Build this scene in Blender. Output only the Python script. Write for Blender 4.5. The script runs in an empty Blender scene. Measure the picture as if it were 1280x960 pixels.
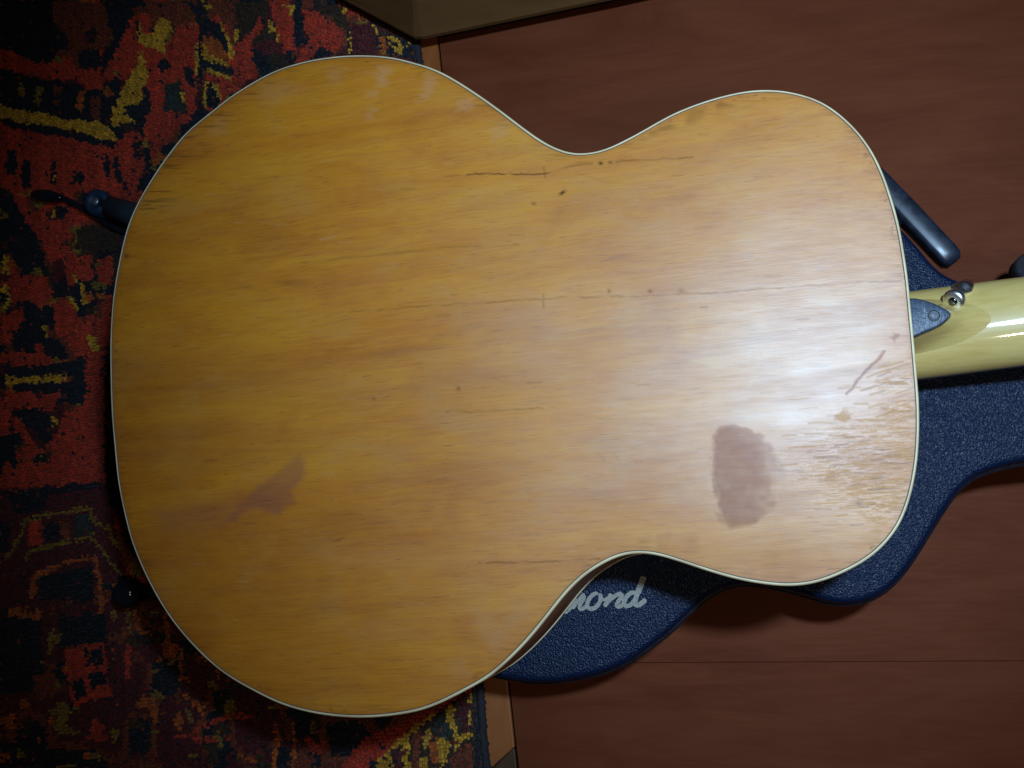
import bpy, bmesh, math, random
import numpy as np
from mathutils import Vector, Matrix

random.seed(7)
rng = np.random.default_rng(11)
scene = bpy.context.scene
COL = scene.collection

# ------------------------------------------------------------------ camera
FPX, CX, CY = 1250.0, 640.0, 480.0          # focal length and centre, in 1280 x 960 units
NADIR = (900.0, 700.0)                      # where straight down falls in the picture
Z_BACK = 0.158                              # height of the guitar's back edge above the floor
CAM = np.array([0.0, 0.0, Z_BACK + 0.585])
_d = np.array([NADIR[0] - CX, -(NADIR[1] - CY), -FPX]); _d /= np.linalg.norm(_d)
_x = np.array([1.0, 0, 0]); _x = _x - _x.dot(_d) * _d; _x /= np.linalg.norm(_x)
_z = -_d
_y = np.cross(_z, _x)
W2C = np.stack([_x, _y, _z], 1)             # world -> camera
C2W = W2C.T

cam_data = bpy.data.cameras.new('camera')
cam_data.sensor_width = 36.0
cam_data.lens = FPX / 1280.0 * 36.0
cam_data.clip_start = 0.01
cam_data.clip_end = 50
cam = bpy.data.objects.new('camera', cam_data)
COL.objects.link(cam)
m = Matrix([[C2W[i][j] for j in range(3)] for i in range(3)]).to_4x4()
m.translation = Vector(CAM)
cam.matrix_world = m
scene.camera = cam


def ground(x, y, z):
    """point on the horizontal plane z that a photo measurement (x, y) refers to"""
    v = C2W @ np.array([x - CX, -(y - CY), -FPX])
    t = (z - CAM[2]) / v[2]
    return CAM + t * v


def ground_n(xy, z):
    xy = np.asarray(xy, float)
    v = np.stack([xy[:, 0] - CX, -(xy[:, 1] - CY), np.full(len(xy), -FPX)], 1) @ C2W.T
    t = (z - CAM[2]) / v[:, 2]
    return CAM + v * t[:, None]


def measure_n(P):
    c = (np.asarray(P) - CAM) @ W2C.T
    return np.stack([CX + c[:, 0] / -c[:, 2] * FPX, CY - c[:, 1] / -c[:, 2] * FPX], 1)


# ------------------------------------------------------------------ world and lamps
world = bpy.data.worlds.new('World')
scene.world = world
world.use_nodes = True
wb = world.node_tree.nodes['Background']
wb.inputs['Color'].default_value = (0.62, 0.74, 1.0, 1)
wb.inputs['Strength'].default_value = 0.014


def aim(o, target):
    d = Vector(target) - o.location
    o.rotation_euler = d.to_track_quat('-Z', 'Y').to_euler()


flash_data = bpy.data.lights.new('flash', 'SPOT')
flash_data.energy = 41
flash_data.color = (0.47, 0.725, 1.0)
flash_data.spot_size = math.radians(60)
flash_data.spot_blend = 1.0
flash_data.shadow_soft_size = 0.034
flash = bpy.data.objects.new('flash', flash_data)
COL.objects.link(flash)
_f = ground(1400, 262, Z_BACK)
flash.location = (_f[0], _f[1], Z_BACK + 0.86)
aim(flash, ground(950, 255, Z_BACK))

warm_data = bpy.data.lights.new('room_lamp', 'POINT')
warm_data.energy = 2.7
warm_data.color = (1.0, 0.86, 0.66)
warm_data.shadow_soft_size = 0.02
warm = bpy.data.objects.new('room_lamp', warm_data)
COL.objects.link(warm)
_w = ground(1560, 1080, Z_BACK)
warm.location = (_w[0], _w[1], 0.95)

scene.view_settings.view_transform = 'Standard'
scene.view_settings.look = 'None'
scene.view_settings.exposure = 0.0
scene.view_settings.gamma = 1.0
scene.view_settings.use_curve_mapping = False


# ------------------------------------------------------------------ helpers: objects
def prop(o, label=None, cat=None, group=None, kind=None):
    if label: o['label'] = label
    if cat: o['category'] = cat
    if group: o['group'] = group
    if kind: o['kind'] = kind
    return o


def thing(name, loc, label, cat, group=None):
    o = bpy.data.objects.new(name, None)
    o.empty_display_size = 0.02
    COL.objects.link(o)
    o.location = Vector(loc)
    return prop(o, label, cat, group)


def root_loc(o):
    v = Vector((0, 0, 0))
    while o is not None:
        v = v + Vector(o.location)
        o = o.parent
    return v


def mesh_obj(name, verts, faces, mat, parent=None, smooth=True, uv=None):
    """verts in world coordinates; stored relative to the parent's base"""
    me = bpy.data.meshes.new(name)
    off = np.array(root_loc(parent)) if parent is not None else np.zeros(3)
    v = np.asarray(verts, float) - off
    me.from_pydata(v.tolist(), [], [list(map(int, f)) for f in faces])
    me.update()
    if smooth:
        me.polygons.foreach_set('use_smooth', [True] * len(me.polygons))
    o = bpy.data.objects.new(name, me)
    COL.objects.link(o)
    if mat: me.materials.append(mat)
    if parent is not None: o.parent = parent
    return o


def big_mesh(name, V, Q, mat, parent=None, smooth=True):
    """fast build from numpy arrays of quads or triangles"""
    me = bpy.data.meshes.new(name)
    off = np.array(root_loc(parent)) if parent is not None else np.zeros(3)
    V = (V - off).astype(np.float32)
    n, k = Q.shape
    me.vertices.add(len(V)); me.vertices.foreach_set('co', V.ravel())
    me.loops.add(n * k); me.loops.foreach_set('vertex_index', Q.astype(np.int32).ravel())
    me.polygons.add(n)
    me.polygons.foreach_set('loop_start', np.arange(0, n * k, k, dtype=np.int32))
    me.polygons.foreach_set('use_smooth', np.full(n, smooth))
    me.update(calc_edges=True)
    me.validate()
    o = bpy.data.objects.new(name, me)
    COL.objects.link(o)
    me.materials.append(mat)
    if parent is not None: o.parent = parent
    return o


def catmull(P, n=8, closed=True):
    P = np.asarray(P, float)
    N = len(P); out = []
    rngi = range(N) if closed else range(N - 1)
    for i in rngi:
        if closed:
            p0, p1, p2, p3 = P[(i - 1) % N], P[i], P[(i + 1) % N], P[(i + 2) % N]
        else:
            p0, p1, p2, p3 = P[max(i - 1, 0)], P[i], P[i + 1], P[min(i + 2, N - 1)]
        for k in range(n):
            t = k / n
            out.append(0.5 * (2 * p1 + (p2 - p0) * t + (2 * p0 - 5 * p1 + 4 * p2 - p3) * t * t
                              + (3 * p1 - p0 - 3 * p2 + p3) * t ** 3))
    if not closed: out.append(P[-1])
    return np.array(out)


def resample(P, n, closed=True):
    Q = np.vstack([P, P[:1]]) if closed else P
    s = np.concatenate([[0], np.cumsum(np.linalg.norm(np.diff(Q, axis=0), axis=1))])
    t = np.linspace(0, s[-1], n + 1)[:-1] if closed else np.linspace(0, s[-1], n)
    return np.stack([np.interp(t, s, Q[:, k]) for k in range(Q.shape[1])], 1)


def smooth_loop(P, it=2):
    for _ in range(it):
        P = 0.25 * np.roll(P, 1, 0) + 0.5 * P + 0.25 * np.roll(P, -1, 0)
    return P


def area2(P):
    return 0.5 * np.sum(P[:, 0] * np.roll(P[:, 1], -1) - np.roll(P[:, 0], -1) * P[:, 1])


def outward(P):
    t = np.roll(P, -1, 0) - np.roll(P, 1, 0)
    n = np.stack([t[:, 1], -t[:, 0]], 1)
    n /= np.linalg.norm(n, axis=1)[:, None]
    return n if area2(P) > 0 else -n


def ring_sweep(P, prof, closed_prof=True):
    """P: loop (n,2) in world xy; prof: list of (offset outward, z)"""
    n = len(P); N = outward(P)
    V = []
    for o, z in prof:
        q = P + N * o
        V.append(np.column_stack([q, np.full(n, z)]))
    V = np.vstack(V)
    F = []
    k = len(prof)
    for a in range(k if closed_prof else k - 1):
        b = (a + 1) % k
        for i in range(n):
            j = (i + 1) % n
            F.append((a * n + i, a * n + j, b * n + j, b * n + i))
    return V, F


def tube(path, radius, seg=10, caps=True, flat=1.0):
    path = [Vector(p) for p in path]
    V, F = [], []
    r = radius if hasattr(radius, '__len__') else [radius] * len(path)
    prev = None
    for i, p in enumerate(path):
        t = (path[min(i + 1, len(path) - 1)] - path[max(i - 1, 0)]).normalized()
        up = Vector((0, 0, 1))
        if abs(t.z) > 0.95: up = Vector((0, 1, 0))
        s = t.cross(up).normalized(); u = s.cross(t).normalized()
        for k in range(seg):
            a = 2 * math.pi * k / seg
            V.append(p + s * (math.cos(a) * r[i]) + u * (math.sin(a) * r[i] * flat))
    for i in range(len(path) - 1):
        for k in range(seg):
            l = (k + 1) % seg
            F.append((i * seg + k, i * seg + l, (i + 1) * seg + l, (i + 1) * seg + k))
    if caps:
        F.append(list(range(seg))[::-1]); F.append([(len(path) - 1) * seg + k for k in range(seg)])
    return [tuple(v) for v in V], F


def lathe(p0, axis, prof, seg=28):
    a = Vector(axis).normalized()
    h = Vector((0, 0, 1)) if abs(a.z) < 0.9 else Vector((1, 0, 0))
    s = a.cross(h).normalized(); u = a.cross(s).normalized()
    V, F = [], []
    for r, d in prof:
        c = Vector(p0) + a * d
        for k in range(seg):
            t = 2 * math.pi * k / seg
            V.append(tuple(c + s * (r * math.cos(t)) + u * (r * math.sin(t))))
    for i in range(len(prof) - 1):
        for k in range(seg):
            l = (k + 1) % seg
            F.append((i * seg + k, i * seg + l, (i + 1) * seg + l, (i + 1) * seg + k))
    F.append(list(range(seg))[::-1]); F.append([(len(prof) - 1) * seg + k for k in range(seg)])
    return V, F


def prism(poly, z0, z1, bevel=0.0):
    """vertical prism on a polygon of world xy with a small chamfer at the top"""
    P = np.asarray(poly, float)[:, :2]
    if area2(P) < 0: P = P[::-1]
    if bevel:
        prof = [(0, z0), (0, z1 - bevel), (-bevel * 0.3, z1 - bevel * 0.3), (-bevel, z1)]
    else:
        prof = [(0, z0), (0, z1)]
    V, F = ring_sweep(P, prof, False)
    n = len(P)
    F.append(list(range(n))[::-1])
    F.append([(len(prof) - 1) * n + i for i in range(n)])
    return V, F


# ------------------------------------------------------------------ helpers: materials
class NT:
    def __init__(self, name):
        self.m = bpy.data.materials.new(name); self.m.use_nodes = True
        self.t = self.m.node_tree; self.n = self.t.nodes
        self.b = self.n['Principled BSDF']

    def add(self, typ, **kw):
        n = self.n.new(typ)
        for k, v in kw.items(): setattr(n, k, v)
        return n

    def link(self, a, b): self.t.links.new(a, b)

    def val(self, node, **kw):
        for k, v in kw.items():
            s = node.inputs[k.replace('_', ' ')]
            if hasattr(v, 'is_output'): self.link(v, s)
            else: s.default_value = v
        return node

    def coords(self, scale=(1, 1, 1), rotz=0.0):
        c = self.add('ShaderNodeTexCoord'); mp = self.add('ShaderNodeMapping')
        self.link(c.outputs['Object'], mp.inputs['Vector'])
        if rotz:
            mp0 = mp
            mp0.inputs['Rotation'].default_value = (0, 0, rotz)
            mp = self.add('ShaderNodeMapping')
            self.link(mp0.outputs[0], mp.inputs['Vector'])
        mp.inputs['Scale'].default_value = scale
        return mp.outputs[0]

    def noise(self, vec, scale, detail=4, rough=0.55, dist=0.0):
        n = self.add('ShaderNodeTexNoise')
        self.link(vec, n.inputs['Vector'])
        self.val(n, Scale=scale, Detail=detail, Roughness=rough, Distortion=dist)
        return n.outputs['Fac']

    def ramp(self, fac, stops):
        r = self.add('ShaderNodeValToRGB')
        self.link(fac, r.inputs[0])
        e = r.color_ramp.elements
        while len(e) < len(stops): e.new(0.5)
        for el, (p, c) in zip(e, stops):
            el.position = p
            el.color = (*c, 1) if hasattr(c, '__len__') else (c, c, c, 1)
        return r.outputs[0]

    def mix(self, fac, a, b, mode='MIX'):
        n = self.add('ShaderNodeMix', data_type='RGBA', blend_type=mode)
        for s, v in ((n.inputs[0], fac), (n.inputs[6], a), (n.inputs[7], b)):
            if hasattr(v, 'is_output'): self.link(v, s)
            elif hasattr(v, '__len__'): s.default_value = (*v, 1)
            else: s.default_value = v
        return n.outputs[2]

    def math(self, op, a, b=None, clamp=False):
        n = self.add('ShaderNodeMath', operation=op, use_clamp=clamp)
        for s, v in ((n.inputs[0], a), (n.inputs[1], b)):
            if v is None: continue
            if hasattr(v, 'is_output'): self.link(v, s)
            else: s.default_value = v
        return n.outputs[0]

    def bump(self, h, strength, dist):
        b = self.add('ShaderNodeBump')
        self.link(h, b.inputs['Height'])
        if hasattr(strength, 'is_output'): self.link(strength, b.inputs['Strength'])
        else: b.inputs['Strength'].default_value = strength
        b.inputs['Distance'].default_value = dist
        self.link(b.outputs[0], self.b.inputs['Normal'])
        return b

    def set(self, **kw):
        for k, v in kw.items():
            s = self.b.inputs[k.replace('_', ' ')]
            if hasattr(v, 'is_output'): self.link(v, s)
            elif hasattr(v, '__len__') and len(v) == 3: s.default_value = (*v, 1)
            else: s.default_value = v
        return self.m


def plain(name, col, rough=0.4, metal=0.0, var=0.12, scale=120):
    n = NT(name)
    f = n.noise(n.coords(), scale, 3)
    lo = tuple(c * (1 - var) for c in col); hi = tuple(min(1, c * (1 + var)) for c in col)
    n.set(Base_Color=n.ramp(f, [(0.3, lo), (0.7, hi)]), Metallic=metal)
    n.set(Roughness=n.ramp(f, [(0.3, rough * 0.85), (0.7, rough * 1.15)]))
    return n.m


def mat_floor(name, c0, c1, c2, rotz=0.0, rough=0.4, spec=0.3):
    n = NT(name)
    big = n.noise(n.coords((1.4, 6, 6), rotz), 3.2, 5, 0.6, 1.6)
    fine = n.noise(n.coords((9, 110, 110), rotz), 3.0, 5, 0.65, 0.5)
    col = n.ramp(big, [(0.3, c0), (0.5, c1), (0.72, c2)])
    col = n.mix(0.2, col, n.ramp(fine, [(0.3, 0.38), (0.65, 0.60)]), 'OVERLAY')
    n.set(Base_Color=col, Roughness=n.ramp(fine, [(0.3, rough * 1.15), (0.7, rough * 0.9)]), Specular_IOR_Level=spec)
    n.bump(fine, 0.05, 0.0003)
    return n.m


GRAIN_ROT = math.radians(-4.0)


def mat_back():
    n = NT('amber_lacquered_wood')
    m1 = n.add('ShaderNodeAttribute', attribute_name='marks_a')
    m2 = n.add('ShaderNodeAttribute', attribute_name='marks_b')
    s1 = n.add('ShaderNodeSeparateColor'); n.link(m1.outputs['Color'], s1.inputs[0])
    s2 = n.add('ShaderNodeSeparateColor'); n.link(m2.outputs['Color'], s2.inputs[0])
    dark, stain, haze = s1.outputs[0], s1.outputs[1], s1.outputs[2]
    bare, warm_, relief = s2.outputs[0], s2.outputs[1], s2.outputs[2]
    broad = n.noise(n.coords((1.0, 5.5, 5.5), GRAIN_ROT), 4.2, 4, 0.5, 0.7)
    mid = n.noise(n.coords((1.0, 9, 9), GRAIN_ROT), 16.0, 5, 0.6, 0.4)
    fine = n.noise(n.coords((1.0, 24, 24), GRAIN_ROT), 40.0, 5, 0.68, 0.2)
    vfine = n.noise(n.coords((1.0, 46, 46), GRAIN_ROT), 36.0, 2, 0.55, 0.1)
    cloud = n.noise(n.coords((1, 1.4, 1)), 22.0, 5, 0.6, 0.3)
    col = n.ramp(broad, [(0.28, (0.530, 0.150, 0.003)), (0.5, (0.640, 0.220, 0.005)), (0.74, (0.680, 0.265, 0.010))])
    col = n.mix(0.30, col, n.ramp(mid, [(0.30, (0.50, 0.138, 0.004)), (0.52, (0.64, 0.220, 0.006)), (0.7, (0.70, 0.278, 0.014))]))
    mottle = n.noise(n.coords((1, 2.6, 1), GRAIN_ROT), 13.0, 6, 0.62, 0.8)
    col = n.mix(0.7, col, n.ramp(mottle, [(0.28, 0.32), (0.5, 0.5), (0.72, 0.62)]), 'OVERLAY')
    col = n.mix(0.55, col, n.ramp(fine, [(0.30, 0.33), (0.5, 0.5), (0.68, 0.60)]), 'OVERLAY')
    col = n.mix(n.math('MULTIPLY', warm_, 0.8), col, (0.40, 0.105, 0.010))
    col = n.mix(n.math('MULTIPLY', n.ramp(cloud, [(0.52, 0.0), (0.72, 1.0)]), 0.25), col, (0.56, 0.29, 0.07))
    # dried lacquer haze, bare wood, stain, cracks and dirt
    col = n.mix(n.math('MULTIPLY', haze, 0.62), col, (0.62, 0.285, 0.115))
    col = n.mix(n.math('MULTIPLY', bare, 0.5), col, (0.62, 0.34, 0.14))
    col = n.mix(n.math('MULTIPLY', n.math('MULTIPLY', stain, n.ramp(cloud, [(0.3, 0.72), (0.7, 1.0)])), 0.68), col, (0.27, 0.085, 0.068))
    pn = n.noise(n.coords((1.0, 22, 22), GRAIN_ROT), 85.0, 2, 0.5, 0.1)
    pore = n.ramp(pn, [(0.27, 1.0), (0.36, 0.0)])
    col = n.mix(n.math('MULTIPLY', pore, 0.62), col, (0.20, 0.065, 0.008))
    col = n.mix(n.math('MULTIPLY', dark, 0.95), col, (0.035, 0.015, 0.012))
    n.set(Base_Color=col)
    r = n.ramp(mid, [(0.3, 0.52), (0.7, 0.46)])
    r = n.mix(haze, r, (0.55, 0.55, 0.55))
    r = n.mix(bare, r, (0.7, 0.7, 0.7))
    n.set(Roughness=r)
    worn = n.math('MAXIMUM', n.math('MULTIPLY', stain, 0.58), n.math('MULTIPLY', bare, 0.62))
    worn = n.math('MAXIMUM', worn, n.math('MULTIPLY', dark, 0.9))
    gloss = n.math('SUBTRACT', 1.0, worn, True)
    n.set(Specular_IOR_Level=n.math('MULTIPLY', gloss, 0.35))
    m3 = n.add('ShaderNodeAttribute', attribute_name='polish')
    lac = n.math('MULTIPLY', m3.outputs['Fac'], n.ramp(cloud, [(0.3, 0.72), (0.7, 1.0)]))
    n.set(Coat_Weight=n.math('MULTIPLY', gloss, n.math('SUBTRACT', lac, n.math('MULTIPLY', haze, 0.3), True)))
    n.set(Coat_Roughness=n.ramp(mid, [(0.3, 0.52), (0.7, 0.47)]), Coat_IOR=2.5)
    # fine grain relief, strong where the lacquer has sunk
    h = n.math('ADD', n.math('MULTIPLY', fine, 0.6), n.math('MULTIPLY', vfine, 0.8))
    cross = n.noise(n.coords((60, 1.0, 30), GRAIN_ROT), 22.0, 3, 0.6, 0.2)
    h = n.math('ADD', h, n.math('MULTIPLY', cross, 0.22))
    craze = n.noise(n.coords((1.0, 17, 17), GRAIN_ROT), 34.0, 5, 0.7, 0.25)
    h = n.math('ADD', h, n.math('MULTIPLY', n.math('MULTIPLY', n.ramp(craze, [(0.45, 0.0), (0.53, 1.0)]), relief), 0.20))
    h = n.math('SUBTRACT', h, n.math('MULTIPLY', dark, 0.5))
    st = n.math('ADD', n.math('MULTIPLY', relief, 0.24), 0.03)
    bn = n.bump(h, st, 0.0006)
    n.link(bn.outputs[0], n.b.inputs['Coat Normal'])
    return n.m


def mat_side():
    n = NT('reddish_brown_wood_side')
    f = n.noise(n.coords((4, 4, 60)), 5.0, 4, 0.6, 0.3)
    n.set(Base_Color=n.ramp(f, [(0.3, (0.50, 0.20, 0.075)), (0.7, (0.62, 0.29, 0.12))]), Roughness=0.6, Specular_IOR_Level=0.15)
    return n.m


def mat_neck():
    n = NT('pale_yellow_maple')
    g = n.noise(n.coords((1, 13, 13), GRAIN_ROT), 22.0, 4, 0.55, 1.2)
    w = n.noise(n.coords((3, 2, 2)), 9.0, 3)
    c = n.ramp(g, [(0.34, (0.62, 0.42, 0.13)), (0.5, (0.68, 0.48, 0.165)), (0.7, (0.72, 0.53, 0.20))])
    c = n.mix(0.25, c, n.ramp(w, [(0.3, (0.56, 0.37, 0.09)), (0.7, (0.71, 0.53, 0.18))]))
    n.set(Base_Color=c, Roughness=0.4, Specular_IOR_Level=0.3, Coat_Weight=0.8, Coat_Roughness=0.06)
    return n.m


def mat_leatherette():
    n = NT('blue_black_leatherette')
    v = n.add('ShaderNodeTexVoronoi', feature='SMOOTH_F1')
    co = n.coords()
    dn = n.add('ShaderNodeTexNoise'); n.link(co, dn.inputs['Vector']); n.val(dn, Scale=300.0, Detail=2.0)
    wv = n.add('ShaderNodeVectorMath', operation='MULTIPLY_ADD')
    n.link(dn.outputs['Color'], wv.inputs[0]); wv.inputs[1].default_value = (0.0022,) * 3; n.link(co, wv.inputs[2])
    n.link(wv.outputs[0], v.inputs['Vector']); n.val(v, Scale=820.0, Smoothness=0.15)
    n2 = n.noise(co, 900.0, 2)
    n3 = n.noise(co, 14.0, 4)
    h = n.math('ADD', n.math('MULTIPLY', v.outputs['Distance'], -1.0), n.math('MULTIPLY', n2, 0.35))
    c = n.mix(n3, (0.0022, 0.0085, 0.031), (0.0035, 0.013, 0.045))
    n.set(Base_Color=c, Roughness=n.ramp(n2, [(0.3, 0.34), (0.7, 0.5)]), Specular_IOR_Level=0.27)
    n.bump(h, 0.6, 0.0008)
    return n.m


def mat_print():
    n = NT('silver_grey_print')
    co = n.coords()
    f = n.noise(co, 1100.0, 2)
    g = n.noise(co, 90.0, 3)
    c = n.ramp(f, [(0.30, (0.10, 0.125, 0.14)), (0.44, (0.33, 0.30, 0.25)), (0.7, (0.45, 0.41, 0.34))])
    c = n.mix(n.math('MULTIPLY', g, 0.25), c, (0.2, 0.22, 0.22))
    n.set(Base_Color=c, Roughness=0.55)
    n.bump(f, 0.6, 0.0006)
    return n.m


def mat_wool():
    n = NT('dyed_wool_pile')
    a = n.add('ShaderNodeAttribute', attribute_name='dye')
    f = n.noise(n.coords(), 700.0, 3)
    c = n.mix(0.5, a.outputs['Color'], n.ramp(f, [(0.3, 0.32), (0.7, 0.66)]), 'OVERLAY')
    n.set(Base_Color=c, Roughness=0.75, Specular_IOR_Level=0.25, Sheen_Weight=0.12, Sheen_Roughness=0.5)
    return n.m


M_BACK = mat_back()
M_SIDE = mat_side()
M_NECK = mat_neck()
M_LEATHER = mat_leatherette()
M_PRINT = mat_print()
M_WOOL = mat_wool()
M_BIND = plain('ivory_celluloid', (0.92, 0.68, 0.40), 0.36, 0, 0.22, 45)
M_PURF = plain('dark_purfling', (0.10, 0.075, 0.06), 0.5, 0, 0.3, 300)
M_RIM = plain('black_piping', (0.012, 0.014, 0.022), 0.35, 0, 0.3, 200)
M_BLACKP = plain('black_plastic', (0.010, 0.011, 0.016), 0.13, 0, 0.3, 90)
M_CHROME = plain('polished_chrome', (0.90, 0.90, 0.92), 0.30, 1.0, 0.05, 40)
M_DKCHROME = plain('smoked_chrome', (0.16, 0.17, 0.21), 0.12, 1.0, 0.15, 40)
M_FRET = plain('dark_fretboard', (0.05, 0.03, 0.02), 0.5)
M_GREYTUBE = plain('grey_rubber', (0.034, 0.040, 0.052), 0.5, 0, 0.2, 60)
M_BLUECAP = plain('blue_plastic', (0.012, 0.032, 0.075), 0.55, 0, 0.15, 60)
M_HANDLE = plain('worn_black_plastic', (0.016, 0.020, 0.034), 0.33, 0, 0.4, 160)
M_STEEL = plain('dull_steel', (0.30, 0.36, 0.44), 0.4, 0.8, 0.1, 60)


def mat_heelcap():
    n = NT('scratched_dark_plastic')
    s = n.noise(n.coords((26, 2.2, 5), math.radians(6)), 60.0, 4, 0.6)
    p = n.noise(n.coords(), 420.0, 2)
    c = n.ramp(s, [(0.35, (0.022, 0.034, 0.062)), (0.58, (0.050, 0.070, 0.12)), (0.75, (0.20, 0.25, 0.34))])
    n.set(Base_Color=c, Roughness=0.38)
    n.bump(n.math('ADD', s, p), 0.5, 0.0005)
    return n.m


M_HEEL = mat_heelcap()
M_BOARD = mat_floor('red_brown_floor_wood', (0.120, 0.0255, 0.0085), (0.150, 0.0355, 0.0130), (0.176, 0.0450, 0.0180), 0.0, 0.62, 0.10)
M_STRIP = mat_floor('orange_varnished_wood', (0.21, 0.054, 0.013), (0.30, 0.085, 0.022), (0.34, 0.12, 0.04), math.pi / 2, 0.30)
M_DARKSTRIP = mat_floor('dark_varnished_wood', (0.045, 0.022, 0.010), (0.070, 0.034, 0.015), (0.09, 0.045, 0.02), math.pi / 2, 0.4)
M_CAB = mat_floor('olive_brown_wood', (0.100, 0.045, 0.013), (0.138, 0.062, 0.020), (0.152, 0.072, 0.026), math.radians(12), 0.5)
M_SUB = plain('dark_subfloor', (0.02, 0.014, 0.010), 0.8)
M_RUGBASE = plain('rug_backing', (0.05, 0.02, 0.014), 0.9)
M_EDGE = plain('dark_rug_edging', (0.016, 0.013, 0.018), 0.85, 0, 0.4, 500)


# ------------------------------------------------------------------ floor
def G(pts, z): return [tuple(ground(x, y, z)) for x, y in pts]


FX0, FX1, FY0, FY1 = -1.0, 1.25, -0.85, 0.95
floor = mesh_obj('floor', *prism([(FX0, FY0), (FX1, FY0), (FX1, FY1), (FX0, FY1)], -0.05, -0.016), M_SUB, None, False)
prop(floor, 'wooden floor of wide red brown boards under the guitar case', None, None, 'structure')

e_top, e_bot = ground(551, 70, 0), ground(643, 910, 0)          # left edge of the wide boards
s_a, s_b = ground(870, 828, 0), ground(1280, 826, 0)            # joint between the wide boards


def on_line(p, q, y=None, x=None):
    if y is not None:
        t = (y - p[1]) / (q[1] - p[1]); return np.array([p[0] + t * (q[0] - p[0]), y])
    t = (x - p[0]) / (q[0] - p[0]); return np.array([x, p[1] + t * (q[1] - p[1])])


def seam_hit():
    # intersection of edge line and seam line
    p, r = e_top[:2], (e_bot - e_top)[:2]
    q, s = s_a[:2], (s_b - s_a)[:2]
    t = ((q[0] - p[0]) * s[1] - (q[1] - p[1]) * s[0]) / (r[0] * s[1] - r[1] * s[0])
    return p + t * r


X = seam_hit()
sr = on_line(s_a, s_b, x=FX1)
et, eb = on_line(e_top, e_bot, y=FY1), on_line(e_top, e_bot, y=FY0)
g = 0.00012
mesh_obj('plank', *prism([X + [g, g], sr + [0, g], (FX1, FY1), et + [g, 0]], -0.015, 0.0, 0.00025), M_BOARD, floor, False)
mesh_obj('plank', *prism([X + [g, -g], eb + [g, 0], (FX1, FY0), sr + [0, -g]], -0.015, 0.0, 0.00025), M_BOARD, floor, False)
gw = 0.0016
sm0, sm1 = ground(612, 962, 0)[:2], on_line(e_top, e_bot, y=ground(643, 934, 0)[1]) - [gw, 0]
mesh_obj('plank', *prism([et - [gw, 0], sm1, sm0, (FX0, sm0[1] - 0.12), (FX0, FY1)], -0.015, -0.0006, 0.0012), M_STRIP, floor, False)
mesh_obj('plank', *prism([sm1 - [0, 0.0012], eb - [gw, 0], (FX0, FY0), (FX0, sm0[1] - 0.1212), sm0 - [0, 0.0012]], -0.015, -0.001, 0.0012), M_DARKSTRIP, floor, False)

# ------------------------------------------------------------------ furniture base at the top
cb = G([(424, -2), (478, 27), (519, 49), (530, 49), (547, 45.5), (660, 22), (780, -3), (1010, -55)], 0.022)
cb = [c[:2] for c in cb]
cb += [(cb[-1][0] + 0.05, cb[-1][1] + 0.35), (cb[0][0] - 0.02, cb[-1][1] + 0.35)]
cab = thing('cabinet', (cb[3][0], cb[3][1], 0), 'olive brown wooden furniture base standing at the edge of the rug', 'cabinet')
Vp, Fp = ring_sweep(np.array(cb) if area2(np.array(cb)) > 0 else np.array(cb)[::-1], [(-0.004, 0.020), (0.0, 0.022), (0.0, 0.026), (-0.003, 0.031), (-0.030, 0.080), (-0.034, 0.130)], False)
Fp.append(list(range(len(cb)))[::-1]); Fp.append([5 * len(cb) + i for i in range(len(cb))])
mesh_obj('panel', Vp, Fp, M_CAB, cab, False)
cc = np.array(cb); cm = cc.mean(0)
inner = [tuple(cm + (c - cm) * 0.86) for c in cc]
mesh_obj('plinth', *prism(inner, 0.0, 0.0222), M_SUB, cab, False)

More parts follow.
